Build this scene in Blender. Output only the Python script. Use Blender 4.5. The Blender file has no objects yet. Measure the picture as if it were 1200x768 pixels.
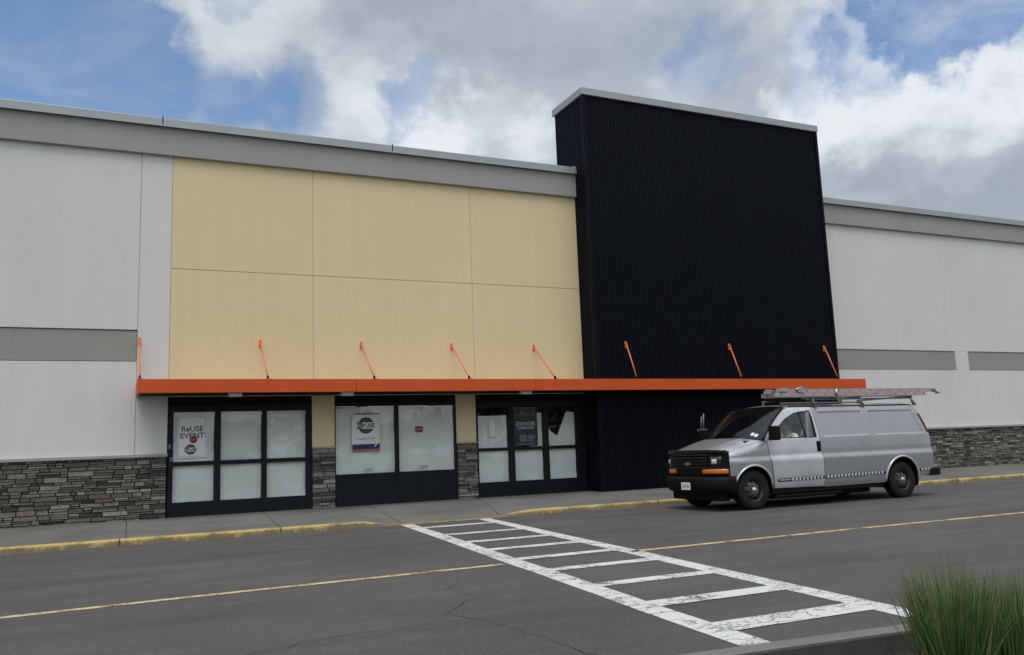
import bpy, bmesh, math, random
from mathutils import Vector, Matrix, noise as mnoise
random.seed(7)
S = bpy.context.scene
COL = S.collection
rad = math.radians

# ------------------------------------------------------------------ camera
YAW, PITCH, ROLL, FPX = 0.4362, 0.1423, -0.0381, 987.46
CAM = Vector((0, -20.367, 1.4))
fw = Vector((math.sin(YAW)*math.cos(PITCH), math.cos(YAW)*math.cos(PITCH), math.sin(PITCH)))
rt = Vector((math.cos(YAW), -math.sin(YAW), 0)); up = rt.cross(fw)
c, s = math.cos(ROLL), math.sin(ROLL)
rt, up = c*rt + s*up, -s*rt + c*up
cd = bpy.data.cameras.new('camera'); cam = bpy.data.objects.new('camera', cd); COL.objects.link(cam)
cam.matrix_world = Matrix(((rt.x, up.x, -fw.x, CAM.x), (rt.y, up.y, -fw.y, CAM.y), (rt.z, up.z, -fw.z, CAM.z), (0, 0, 0, 1)))
cd.sensor_width = 36; cd.lens = FPX/1200*36; cd.clip_end = 3000; cd.clip_start = .05
S.camera = cam

# ------------------------------------------------------------------ sun, sky, exposure
SUN_EL, SUN_AZ = rad(68), rad(205)      # azimuth measured clockwise from +Y
sd = bpy.data.lights.new('sun', 'SUN'); sd.energy = 1.1; sd.angle = rad(28); sd.color = (1, .965, .91)
sun = bpy.data.objects.new('sun', sd); COL.objects.link(sun)
sdir = Vector((math.sin(SUN_AZ)*math.cos(SUN_EL), math.cos(SUN_AZ)*math.cos(SUN_EL), math.sin(SUN_EL)))
sun.rotation_euler = sdir.to_track_quat('Z', 'Y').to_euler()
S.view_settings.view_transform = 'Standard'; S.view_settings.look = 'None'
S.view_settings.exposure = 0.32; S.view_settings.gamma = 1; S.view_settings.use_curve_mapping = False

W = bpy.data.worlds.new('World'); S.world = W; W.use_nodes = True

class NT:
    """tiny node-tree helper"""
    def __init__(s, nt): s.t = nt; s.n = nt.nodes; s.l = nt.links
    def new(s, ty, **kw):
        o = s.n.new(ty)
        for k, v in kw.items(): setattr(o, k, v)
        return o
    def put(s, sock, v):
        if isinstance(v, bpy.types.NodeSocket): s.l.new(v, sock)
        elif v is not None:
            if hasattr(sock.default_value, '__len__') and isinstance(v, (int, float)): v = (v,)*len(sock.default_value)
            if hasattr(sock.default_value, '__len__') and len(sock.default_value) == 4 and len(v) == 3: v = tuple(v)+(1,)
            sock.default_value = v
    def m(s, op, a, b=None, c=None, clamp=False):
        o = s.new('ShaderNodeMath', operation=op); o.use_clamp = clamp
        s.put(o.inputs[0], a)
        if b is not None: s.put(o.inputs[1], b)
        if c is not None: s.put(o.inputs[2], c)
        return o.outputs[0]
    def vm(s, op, a, b=None, scale=None):
        o = s.new('ShaderNodeVectorMath', operation=op); s.put(o.inputs[0], a)
        if b is not None: s.put(o.inputs[1], b)
        if scale is not None: s.put(o.inputs['Scale'], scale)
        return o.outputs[1] if op in ('DOT_PRODUCT', 'LENGTH') else o.outputs[0]
    def noise(s, vec, scale, detail=4, rough=.55, dist=0, dim='3D'):
        o = s.new('ShaderNodeTexNoise', noise_dimensions=dim); s.put(o.inputs['Vector'], vec)
        o.inputs['Scale'].default_value = scale; o.inputs['Detail'].default_value = detail
        o.inputs['Roughness'].default_value = rough; o.inputs['Distortion'].default_value = dist
        return o.outputs[0]
    def mr(s, v, a, b, c=0., d=1., interp='SMOOTHSTEP'):
        o = s.new('ShaderNodeMapRange', interpolation_type=interp); s.put(o.inputs[0], v)
        for i, q in enumerate((a, b, c, d)): s.put(o.inputs[i+1], q)
        return o.outputs[0]
    def mix(s, f, a, b, blend='MIX'):
        o = s.new('ShaderNodeMix', data_type='RGBA', blend_type=blend)
        s.put(o.inputs[0], f); s.put(o.inputs[6], a); s.put(o.inputs[7], b)
        return o.outputs[2]
    def obj(s): return s.new('ShaderNodeTexCoord').outputs['Object']

def pxdir(px, py):
    return (fw + rt*((px-600)/FPX) - up*((py-384)/FPX)).normalized()

def build_world():
    n = NT(W.node_tree); n.n.clear()
    out = n.new('ShaderNodeOutputWorld'); bg = n.new('ShaderNodeBackground'); bg.inputs[1].default_value = .1
    sky = n.new('ShaderNodeTexSky', sky_type='NISHITA'); sky.sun_disc = False
    sky.sun_elevation = SUN_EL; sky.sun_rotation = SUN_AZ; sky.dust_density = .8; sky.ozone_density = 2.0
    d = n.new('ShaderNodeTexCoord').outputs['Generated']
    sep = n.new('ShaderNodeSeparateXYZ'); n.put(sep.inputs[0], d)
    z = n.m('ADD', n.m('MAXIMUM', sep.outputs[2], 0.0), .22)
    cmb = n.new('ShaderNodeCombineXYZ')
    n.put(cmb.inputs[0], n.m('DIVIDE', sep.outputs[0], z)); n.put(cmb.inputs[1], n.m('DIVIDE', sep.outputs[1], z))
    p = cmb.outputs[0]
    # ragged direction for the openings between the clouds
    nz = n.new('ShaderNodeTexNoise'); n.put(nz.inputs['Vector'], d); nz.inputs['Scale'].default_value = 5.5
    nz.inputs['Detail'].default_value = 7; nz.inputs['Roughness'].default_value = .6
    off = n.vm('SCALE', n.vm('SUBTRACT', nz.outputs[1], (.5, .5, .5)), scale=.30)
    dd = n.vm('NORMALIZE', n.vm('ADD', d, off))
    def blobs(lst):
        tot = None
        for px, py, r, w in lst:
            a = n.vm('DOT_PRODUCT', dd, tuple(pxdir(px, py)))
            v = n.mr(a, math.cos(rad(r)), math.cos(rad(r*.25)), 0, w)
            tot = v if tot is None else n.m('ADD', tot, v)
        return tot
    blue = blobs([(-90, 20, 14, .72), (40, 90, 9, .40), (150, 125, 6.5, .32), (250, 160, 5, .32), (335, 170, 4, .28), (-250, 120, 18, .9),
                  (1160, 8, 4.2, .48), (1100, 40, 3.6, .42), (1035, 68, 3.4, .36), (955, 95, 3.2, .3), (1235, -50, 4, .4),
                  (820, 95, 3.8, .26), (500, 118, 2.6, .3), (285, -5, 2.5, .28), (760, 70, 4, .12)])
    dens = n.noise(p, 1.5, 9, .58, .25)
    fine = n.noise(p, 4.2, 8, .62, .4)
    cov = n.m('SUBTRACT', n.m('ADD', n.m('MULTIPLY', dens, .9), n.m('MULTIPLY', fine, .45)), blue)
    alpha = n.mr(cov, -.02, .66, 0, .97)
    br = blobs([(450, 150, 6.5, .75), (1000, 130, 6, .45), (1120, 110, 7, .7), (1190, 60, 6, .55), (960, 140, 4, .5),
                (300, 40, 6, .35), (560, 175, 5, .4), (930, 20, 7, .2), (640, 180, 4, .3)])
    dk = blobs([(480, 50, 11, .24), (640, 90, 8, .18), (1110, 220, 9, .32), (1190, 190, 7, .25), (700, 20, 8, .1)])
    lum = n.m('ADD', n.m('ADD', n.m('MULTIPLY', n.mr(n.noise(p, 2.3, 8, .6, .3), .3, .7), .55), n.m('MULTIPLY', fine, .25)), n.m('SUBTRACT', n.m('MULTIPLY', br, .8), dk))
    ramp = n.new('ShaderNodeValToRGB'); n.put(ramp.inputs[0], lum)
    e = ramp.color_ramp.elements
    e[0].position = 0; e[0].color = (.30, .335, .38, 1)
    e[1].position = 1; e[1].color = (.66, .69, .72, 1)
    q = ramp.color_ramp.elements.new(.4); q.color = (.38, .42, .465, 1)
    q = ramp.color_ramp.elements.new(.65); q.color = (.50, .54, .575, 1)
    # added brightening of the unseen sky round the sun, lifts the facade light
    glow = n.mr(n.vm('DOT_PRODUCT', d, tuple(sdir)), .35, .98, 1.0, 2.3)
    cl = n.vm('SCALE', ramp.outputs[0], scale=n.m('MULTIPLY', glow, 10))
    skc = n.vm('MULTIPLY', sky.outputs[0], (1.0, 1.1, 1.2))
    wisp = n.noise(n.vm('MULTIPLY', p, (1.0, 1.35, 1.0)), 1.7, 9, .62, .9)
    alpha = n.m('MAXIMUM', alpha, n.mr(wisp, .40, .78, .04, .60))
    col = n.mix(alpha, skc, cl)
    n.put(bg.inputs[0], col); n.l.new(bg.outputs[0], out.inputs[0])
build_world()

# ------------------------------------------------------------------ materials
MATS = {}
def material(name, fn):
    m = bpy.data.materials.new(name); m.use_nodes = True
    n = NT(m.node_tree); b = n.n['Principled BSDF']
    fn(n, b); MATS[name] = m; return m
def setp(n, b, col=None, rough=None, metal=None, spec=None, coat=None, normal=None):
    if col is not None: n.put(b.inputs['Base Color'], col)
    if rough is not None: n.put(b.inputs['Roughness'], rough)
    if metal is not None: n.put(b.inputs['Metallic'], metal)
    if spec is not None: n.put(b.inputs['Specular IOR Level'], spec)
    if coat is not None: n.put(b.inputs['Coat Weight'], coat); b.inputs['Coat Roughness'].default_value = .06
    if normal is not None: n.put(b.inputs['Normal'], normal)
def bump(n, h, strength=.3, dist=.01):
    o = n.new('ShaderNodeBump'); o.inputs['Strength'].default_value = strength; o.inputs['Distance'].default_value = dist
    n.put(o.inputs['Height'], h); return o.outputs[0]
def simple(name, col, rough=.5, metal=0, spec=.5, coat=0, var=.12, scale=6, bstr=0):
    """base colour broken up by two scales of noise"""
    def f(n, b):
        o = n.obj()
        v = n.m('ADD', n.m('MULTIPLY', n.noise(o, scale, 6), .6), n.m('MULTIPLY', n.noise(o, scale*9, 4), .4))
        k = n.mr(v, .3, .7, 1-var, 1+var, 'LINEAR')
        setp(n, b, n.vm('SCALE', col, scale=k), n.mr(v, .3, .7, max(0, rough-.06), rough+.06, 'LINEAR'), metal, spec, coat,
             bump(n, n.noise(o, scale*30, 3), bstr) if bstr else None)
    return material(name, f)

def stucco(name, col, streak=.10):
    def f(n, b):
        o = n.obj()
        big = n.noise(o, .35, 5, .6)
        mp = n.vm('MULTIPLY', o, (3.2, 3.2, .22)); st = n.noise(mp, 1., 6, .6)     # rain streaks run down
        sm = n.noise(o, 14, 4)
        v = n.m('ADD', n.m('ADD', n.m('MULTIPLY', big, .45), n.m('MULTIPLY', st, .35)), n.m('MULTIPLY', sm, .2))
        k = n.mr(v, .3, .7, 1-streak, 1+streak*.6, 'LINEAR')
        fine = n.noise(o, 130, 3, .7)
        setp(n, b, n.vm('SCALE', col, scale=n.m('MULTIPLY', k, n.mr(fine, .25, .75, .95, 1.04, 'LINEAR'))), .92, 0, .2,
             normal=bump(n, n.m('ADD', fine, n.m('MULTIPLY', n.noise(o, 2.0, 3), 1.5)), .35, .004))
    return material(name, f)

stucco('white_stucco', (.69, .675, .635), .09); stucco('grey_stucco', (.325, .315, .285)); stucco('cornice_stucco', (.36, .355, .33))
stucco('yellow_stucco', (.77, .625, .375), .08)
simple('canopy_deck', (.46, .23, .12), .7)
simple('coping_metal', (.37, .385, .38), .4, .3, var=.06, scale=1.2)
simple('sealant', (.46, .41, .31), .9)
simple('joint', (.26, .25, .22), .9)
simple('orange_metal', (.60, .085, .014), .45, 0, .35, var=.10, scale=1.5)
simple('orange_rod', (.75, .20, .06), .4, 0, .5, var=.06)
simple('soffit', (.015, .011, .009), .8, spec=.2)
simple('dark_frame', (.0045, .0085, .0095), .5, .0, .25, var=.15, scale=3)
simple('header_panel', (.008, .006, .005), .6, spec=.2)
simple('tower_metal', (.0032, .0046, .0085), .5, .0, .10, var=.18, scale=.8)
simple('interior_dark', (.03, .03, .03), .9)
simple('lamp_white', (.5, .5, .47), .5)
simple('rubber', (.011, .011, .011), .8, spec=.3, bstr=.3, scale=8)
simple('black_plastic', (.004, .004, .0045), .6, spec=.18, bstr=.15, scale=6)
simple('gloss_black', (.008, .008, .009), .12, coat=.5)
simple('steel_rim', (.10, .085, .07), .4, .7, var=.25, scale=10)
simple('chrome', (.6, .6, .6), .12, 1., var=.05)
simple('steel_grey', (.16, .165, .17), .5, .4)
simple('seat_cloth', (.05, .05, .055), .9)
simple('grey_panel', (.45, .46, .47), .6)
simple('ladder_rail', (.42, .33, .30), .5, var=.12, scale=5)
simple('aluminium', (.5, .5, .5), .4, .8)
simple('white_vinyl', (.80, .80, .78), .5, var=.05)
simple('paper_white', (.90, .895, .87), .75, var=.05, scale=3)
simple('navy_ink', (.025, .03, .10), .6); simple('salmon_ink', (.42, .13, .09), .6)
simple('grey_ink', (.045, .055, .055), .6); simple('red_ink', (.22, .03, .03), .6); simple('light_ink', (.42, .43, .42), .6)
simple('poster_black', (.022, .026, .028), .45, var=.3, scale=4)
simple('mid_ink', (.13, .14, .135), .6)
simple('red_lens', (.06, .006, .006), .18, coat=.6); simple('amber_lens', (.62, .17, .015), .2, coat=.6)
simple('lamp_glass', (.62, .65, .66), .1, .2)
simple('gold', (.36, .33, .24), .3, .7)
simple('skin', (.36, .19, .135), .6, var=.05); simple('hair', (.02, .014, .01), .8); simple('shirt', (.72, .73, .75), .85, var=.04)
simple('trousers', (.03, .035, .05), .9)
simple('concrete_curb', (.165, .155, .138), .9, var=.2, scale=3, bstr=.4)
simple('shade_tinted_concrete', (.06, .058, .05), .95, var=.35, scale=5, bstr=.4)  # darkened concrete: shade on the island curb's inner face put into the colour
simple('seam_dark', (.02, .018, .016), .95)

def paint(name, col, metal=.5):
    def f(n, b):
        o = n.obj(); g = n.noise(o, 900, 2); dirt = n.noise(o, 1.7, 6, .6)
        z = n.new('ShaderNodeSeparateXYZ'); n.put(z.inputs[0], o)
        low = n.mr(z.outputs[2], .35, .95, .25, 0)
        dust = n.m('ADD', n.mr(dirt, .45, .75, 0, .22), low, clamp=True)
        base = n.vm('SCALE', col, scale=n.mr(g, .3, .7, .92, 1.08, 'LINEAR'))
        cc = n.mix(dust, base, (.11, .105, .10))
        setp(n, b, cc, n.m('ADD', n.m('MULTIPLY', dust, .4), .3), n.m('SUBTRACT', metal, n.m('MULTIPLY', dust, metal)), .5, n.m('SUBTRACT', .6, n.m('MULTIPLY', dust, 1.0), clamp=True))
    return material(name, f)
paint('silver_paint', (.42, .425, .425), .6); paint('door_paint', (.64, .65, .66), .35)

def f_glass(n, b):
    n.n.remove(b); out = n.n['Material Output']
    t = n.new('ShaderNodeBsdfTransparent'); t.inputs[0].default_value = (.96, .97, .96, 1)
    g = n.new('ShaderNodeBsdfGlossy'); g.inputs['Roughness'].default_value = .015; g.inputs[0].default_value = (1, 1, 1, 1)
    ge = n.new('ShaderNodeNewGeometry')
    cs = n.m('ABSOLUTE', n.vm('DOT_PRODUCT', ge.outputs['Normal'], ge.outputs['Incoming']))
    fr = n.m('ADD', n.m('MULTIPLY', n.m('POWER', n.m('SUBTRACT', 1.0, cs), 5.0), .95), .045)
    n.put(g.inputs['Normal'], bump(n, n.noise(n.obj(), .9, 2), .05, .05))
    mx = n.new('ShaderNodeMixShader'); n.put(mx.inputs[0], fr); n.l.new(t.outputs[0], mx.inputs[1]); n.l.new(g.outputs[0], mx.inputs[2])
    n.l.new(mx.outputs[0], out.inputs[0])
material('glass', f_glass)
def f_tint(n, b):
    f_glass(n, b)
    for q in n.n:
        if q.type == 'BSDF_TRANSPARENT': q.inputs[0].default_value = (.52, .58, .56, 1)
material('tinted_glass', f_tint)
def f_lit(n, b):
    setp(n, b, (.8, .8, .8)); n.put(b.inputs['Emission Color'], (1, .98, .93)); n.put(b.inputs['Emission Strength'], .9)
material('lit_tube', f_lit)

def asphalt_color(n, o):
    sp = n.noise(o, 70, 3, .8); sp2 = n.noise(o, 22, 3, .7)
    big = n.noise(o, .22, 6, .6); mid = n.noise(n.vm('MULTIPLY', o, (.35, 1.7, 1)), 1.0, 6, .62)
    v = n.m('ADD', n.m('MULTIPLY', big, .5), n.m('MULTIPLY', mid, .5))
    base = n.mix(n.mr(v, .32, .68), (.064, .058, .053), (.104, .095, .086))
    k = n.m('ADD', n.m('MULTIPLY', n.mr(sp,   .3, .72, .34, 1.80, 'LINEAR'), .7), n.m('MULTIPLY', n.mr(sp2, .3, .7, .8, 1.2, 'LINEAR'), .3))
    col = n.vm('SCALE', base, scale=k)
    # pale aggregate chips
    vo = n.new('ShaderNodeTexVoronoi'); n.put(vo.inputs['Vector'], o); vo.inputs['Scale'].default_value = 55
    wn = n.new('ShaderNodeSeparateXYZ'); n.put(wn.inputs[0], vo.outputs['Color'])
    chip = n.m('MULTIPLY', n.m('LESS_THAN', vo.outputs['Distance'], .28), n.m('GREATER_THAN', wn.outputs[0], .80))
    col = n.mix(n.m('MULTIPLY', chip, .55), col, (.26, .25, .23))
    # oil stains
    st = n.mr(n.noise(n.vm('MULTIPLY', o, (.5, 1, 1)), .9, 5, .6), .62, .78, 0, .45)
    return n.mix(st, col, (.042, .039, .036)), sp, mid
def f_asph(n, b):
    o = n.obj(); col, sp, mid = asphalt_color(n, o)
    setp(n, b, col, .88, 0, .3, normal=bump(n, sp, .55, .006))
material('asphalt', f_asph)
def roadpaint(name, pc, wear, lo=.50, hi=.60, cracks=True):
    def f(n, b):
        o = n.obj(); col, sp, mid = asphalt_color(n, o)
        w = n.m('ADD', n.m('MULTIPLY', n.noise(o, 3.2, 8, .68), .6), n.m('MULTIPLY', n.noise(o, 42, 3, .7), .4))
        m = n.mr(n.m('SUBTRACT', w, wear), lo, hi)
        if cracks:
            vo = n.new('ShaderNodeTexVoronoi', feature='DISTANCE_TO_EDGE')
            dv = n.vm('ADD', o, n.vm('SCALE', n.vm('SUBTRACT', n.new('ShaderNodeTexNoise').outputs[1], (.5,.5,.5)), scale=.0))
            nn = n.new('ShaderNodeTexNoise'); n.put(nn.inputs['Vector'], o); nn.inputs['Scale'].default_value = 9; nn.inputs['Detail'].default_value = 5
            dv = n.vm('ADD', n.vm('MULTIPLY', o, (.8, 1.9, 1)), n.vm('SCALE', n.vm('SUBTRACT', nn.outputs[1], (.5, .5, .5)), scale=.35))
            n.put(vo.inputs['Vector'], dv); vo.inputs['Scale'].default_value = 3.0
            ck = n.mr(vo.outputs['Distance'], .010, .055, .8, 0)
            gate = n.mr(n.noise(o, 1.6, 3), .38, .50)
            m = n.m('MAXIMUM', m, n.m('MULTIPLY', ck, gate))
        pcv = n.vm('SCALE', pc, scale=n.mr(n.noise(o, 60, 3, .7), .3, .7, .85, 1.1, 'LINEAR'))
        setp(n, b, n.mix(m, pcv, col), .8, 0, .3, normal=bump(n, sp, .35, .004))
    return material(name, f)
roadpaint('white_road_paint', (.62, .61, .585), .02, .53, .58)
roadpaint('yellow_road_paint', (.60, .49, .27), .0, .49, .58)
def f_side(n, b):
    o = n.obj(); v = n.noise(o, .5, 6, .6); sp = n.noise(o, 75, 3, .7)
    col = n.mix(n.mr(v, .3, .7), (.115, .108, .098), (.175, .166, .150))
    st = n.mr(n.noise(o, 2.5, 5, .65), .58, .75, 0, .4)
    col = n.mix(st, n.vm('SCALE', col, scale=n.mr(sp, .3, .7, .88, 1.12, 'LINEAR')), (.075, .07, .065))
    setp(n, b, col, .92, 0, .25, normal=bump(n, sp, .3, .004))
material('sidewalk_concrete', f_side)
def f_curb(n, b):
    o = n.obj(); w = n.m('ADD', n.m('MULTIPLY', n.noise(o, 2.2, 8, .7), .65), n.m('MULTIPLY', n.noise(o, 20, 4, .7), .35))
    zz = n.new('ShaderNodeSeparateXYZ'); n.put(zz.inputs[0], o)
    m = n.mr(n.m('SUBTRACT', w, n.mr(zz.outputs[2], .02, .11, -.08, .03)), .44, .58, 0, .9)
    setp(n, b, n.mix(m, n.mix(n.noise(o, 5, 4), (.42, .28, .085), (.62, .47, .20)), (.17, .14, .095)), .85, 0, .3, normal=bump(n, w, .4, .006))
material('curb_yellow', f_curb)
def f_mulch(n, b):
    o = n.obj(); v = n.noise(o, 45, 5, .7, 1)
    setp(n, b, n.mix(n.mr(v, .35, .65), (.012, .009, .007), (.06, .042, .03)), .95, normal=bump(n, v, 1, .03))
material('mulch', f_mulch)
def attr_mat(name, c0, c1, rough=.9, sc=25, bs=.6, mid=None, spec=.25):
    def f(n, b):
        a = n.new('ShaderNodeAttribute', attribute_name='var'); o = n.obj()
        r = n.new('ShaderNodeValToRGB'); n.put(r.inputs[0], a.outputs['Fac']); e = r.color_ramp.elements
        e[0].color = (*c0, 1); e[1].color = (*c1, 1)
        if mid: q = r.color_ramp.elements.new(.5); q.color = (*mid, 1)
        v = n.noise(o, sc, 6, .7)
        setp(n, b, n.vm('SCALE', r.outputs[0], scale=n.mr(v, .3, .7, .6, 1.4, 'LINEAR')), rough, 0, spec, normal=bump(n, v, bs, .015))
    return material(name, f)
attr_mat('ledge_stone', (.060, .052, .044), (.34, .31, .27), mid=(.17, .148, .125), sc=14)
attr_mat('grass_blade', (.032, .072, .018), (.25, .26, .10), .6, 8, 0, mid=(.075, .145, .032))
M = MATS

# ------------------------------------------------------------------ mesh helpers
def origin(parent):
    v = Vector((0, 0, 0)); p = parent
    while p is not None: v += p.location; p = p.parent
    return v
def link(name, bm, mats, parent=None, smooth=False, loc=None, recalc=True):
    if recalc: bmesh.ops.recalc_face_normals(bm, faces=bm.faces)
    me = bpy.data.meshes.new(name)
    org = origin(parent) if parent is not None else Vector(loc or (0, 0, 0))
    if org.length: bmesh.ops.translate(bm, verts=bm.verts, vec=-org)
    if smooth:
        for f in bm.faces: f.smooth = True
    bm.to_mesh(me); bm.free()
    for m in (mats if isinstance(mats, (list, tuple)) else [mats]): me.materials.append(M[m])
    o = bpy.data.objects.new(name, me); COL.objects.link(o)
    if parent is not None: o.parent = parent
    elif loc: o.location = loc
    if smooth == 'auto':
        me.shade_smooth(); 
        try: me.set_sharp_from_angle(angle=rad(35))
        except Exception: pass
    return o
def thing(name, label, cat, loc, group=None):
    o = bpy.data.objects.new(name, None); COL.objects.link(o); o.location = loc; o.empty_display_size = .2
    o['label'] = label; o['category'] = cat
    if group: o['group'] = group
    return o
def tag(o, label, cat, group=None):
    o['label'] = label; o['category'] = cat
    if group: o['group'] = group
    return o
def struct(o, kind='structure'): o['kind'] = kind; return o
def box(bm, x0, x1, y0, y1, z0, z1, bev=0, mi=0):
    r = bmesh.ops.create_cube(bm, size=1)
    vs = r['verts']
    for v in vs: v.co = Vector((x0+(v.co.x+.5)*(x1-x0), y0+(v.co.y+.5)*(y1-y0), z0+(v.co.z+.5)*(z1-z0)))
    fs = {f for v in vs for f in v.link_faces}
    for f in fs: f.material_index = mi
    if bev:
        es = list({e for v in vs for e in v.link_edges})
        bmesh.ops.bevel(bm, geom=es, offset=bev, segments=1 if bev < .004 else 2, affect='EDGES', profile=.5)
    return bm
def nb(): return bmesh.new()
def bx(*a, **k): return box(nb(), *a, **k)
def tube(bm, pts, r, seg=10, cap=True, mi=0):
    pts = [Vector(p) for p in pts]; rr = r if isinstance(r, (list, tuple)) else [r]*len(pts)
    rings = []; prev = None
    for i, p in enumerate(pts):
        d = (pts[min(i+1, len(pts)-1)]-pts[max(i-1, 0)]).normalized()
        a = prev if prev is not None else (Vector((0, 0, 1)) if abs(d.z) < .9 else Vector((1, 0, 0)))
        u = (a - d*a.dot(d)).normalized(); v = d.cross(u); prev = u
        rings.append([bm.verts.new(p+(u*math.cos(t)+v*math.sin(t))*rr[i]) for t in [2*math.pi*k/seg for k in range(seg)]])
    for a, b in zip(rings, rings[1:]):
        for k in range(seg):
            f = bm.faces.new((a[k], a[(k+1) % seg], b[(k+1) % seg], b[k])); f.material_index = mi; f.smooth = True
    if cap:
        for q in (rings[0][::-1], rings[-1]):
            f = bm.faces.new(q); f.material_index = mi
    return bm
def grid(bm, fn, nu, nv, mi=0, close=False):
    vs = [[bm.verts.new(fn(i/nu, j/nv)) for j in range(nv+1)] for i in range(nu+1)]
    for i in range(nu):
        for j in range(nv):
            f = bm.faces.new((vs[i][j], vs[i+1][j], vs[i+1][j+1], vs[i][j+1])); f.material_index = mi; f.smooth = True
    return bm
def lathe_y(bm, prof, cx, cz, seg=48, mi=0):
    """profile of (radius, y) turned round an axis along y"""
    rings = [[bm.verts.new((cx+r*math.cos(2*math.pi*k/seg), y, cz+r*math.sin(2*math.pi*k/seg))) for k in range(seg)] for r, y in prof]
    for a, b in zip(rings, rings[1:]):
        for k in range(seg):
            f = bm.faces.new((a[k], a[(k+1) % seg], b[(k+1) % seg], b[k])); f.smooth = True; f.material_index = mi
    return bm
def fill2d(outline, holes=(), res=None, axis_y=0.0):
    """filled polygon in x,z with holes, cut to a grid of cells of size res"""
    bm = nb(); es = []
    for loop in [outline, *holes]:
        vs = [bm.verts.new((x, axis_y, z)) for x, z in loop]
        es += [bm.edges.new((vs[i], vs[(i+1) % len(vs)])) for i in range(len(vs))]
    bmesh.ops.triangle_fill(bm, use_beauty=True, use_dissolve=False, edges=es)
    if res:
        xs = [p[0] for p in outline]; zs = [p[1] for p in outline]
        x = min(xs)+res
        while x < max(xs)-1e-4:
            bmesh.ops.bisect_plane(bm, geom=bm.verts[:]+bm.edges[:]+bm.faces[:], plane_co=(x, 0, 0), plane_no=(1, 0, 0), dist=1e-5); x += res
        z = min(zs)+res
        while z < max(zs)-1e-4:
            bmesh.ops.bisect_plane(bm, geom=bm.verts[:]+bm.edges[:]+bm.faces[:], plane_co=(0, 0, z), plane_no=(0, 0, 1), dist=1e-5); z += res
    return bm
def solidify(o, t, off=-1):
    m = o.modifiers.new('thickness', 'SOLIDIFY'); m.thickness = t; m.offset = off; return o
def plate(outline, y, t, holes=()):
    """flat plate in the x,z plane, front at y, thickness t going +y"""
    bm = fill2d(outline, holes, None, y)
    r = bmesh.ops.extrude_face_region(bm, geom=bm.faces[:])
    bmesh.ops.translate(bm, verts=[g for g in r['geom'] if isinstance(g, bmesh.types.BMVert)], vec=(0, t, 0))
    return bm
def text_bm(body, size, x, y, z, extrude=.0008, bold=0, align='CENTER', rot=None, sx=1):
    cu = bpy.data.curves.new('lettering', 'FONT'); cu.body = body; cu.size = size; cu.align_x = align; cu.align_y = 'CENTER'
    cu.extrude = extrude; cu.offset = bold; cu.resolution_u = 3
    ob = bpy.data.objects.new('lettering', cu); COL.objects.link(ob)
    dg = bpy.context.evaluated_depsgraph_get(); me = bpy.data.meshes.new_from_object(ob.evaluated_get(dg))
    bpy.data.objects.remove(ob); bpy.data.curves.remove(cu)
    bm = nb(); bm.from_mesh(me); bpy.data.meshes.remove(me)
    mt = Matrix.Translation((x, y, z)) @ (rot or Matrix.Rotation(rad(90), 4, 'X')) @ Matrix.Diagonal((sx, 1, 1, 1))
    bmesh.ops.transform(bm, matrix=mt, verts=bm.verts)
    return bm
def disc(bm, cx, cz, r, y, t, seg=32, a0=0, a1=360):
    n = seg; full = abs(a1-a0) >= 360
    pts = [(cx+r*math.cos(rad(a0+(a1-a0)*k/n)), cz+r*math.sin(rad(a0+(a1-a0)*k/n))) for k in range(n if full else n+1)]
    b2 = plate(pts, y, t); me = bpy.data.meshes.new('t'); b2.to_mesh(me); b2.free(); bm.from_mesh(me); bpy.data.meshes.remove(me); return bm
def join(bm, other):
    me = bpy.data.meshes.new('t'); other.to_mesh(me); other.free(); bm.from_mesh(me); bpy.data.meshes.remove(me); return bm

# ------------------------------------------------------------------ ground
def ribbon(bm, pts, w, z, jit=0, mi=0, zf=None):
    """thin flat ribbon along a polyline, subdivided and made ragged"""
    P = []
    for a, b in zip(pts, pts[1:]):
        a = Vector(a); b = Vector(b); L = (b-a).length; n = max(1, int(L/(.12 if jit else .5)))
        for i in range(n):
            q = a.lerp(b, i/n)
            if jit: q = q + Vector((random.gauss(0, jit), random.gauss(0, jit)))
            P.append(q)
    P.append(Vector(pts[-1]))
    prev = None
    for i, p in enumerate(P):
        d = (P[min(i+1, len(P)-1)]-P[max(i-1, 0)]).normalized(); nn = Vector((-d.y, d.x))
        ww = w*(random.uniform(.35, 1.2) if jit else 1)/2
        if jit: ww *= min(1, .25+min(i, len(P)-1-i)/4)
        zz = (lambda q: zf(q.x, q.y)+z) if zf else (lambda q: z)
        a = p+nn*ww; b = p-nn*ww
        cur = (bm.verts.new((a.x, a.y, zz(a))), bm.verts.new((b.x, b.y, zz(b))))
        if prev: f = bm.faces.new((prev[0], prev[1], cur[1], cur[0])); f.material_index = mi
        prev = cur
    return bm
bm = nb(); R_ = 900
grid(bm, lambda u, v: (-R_+2*R_*u, -R_+2*R_*v, 0), 12, 12)
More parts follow.
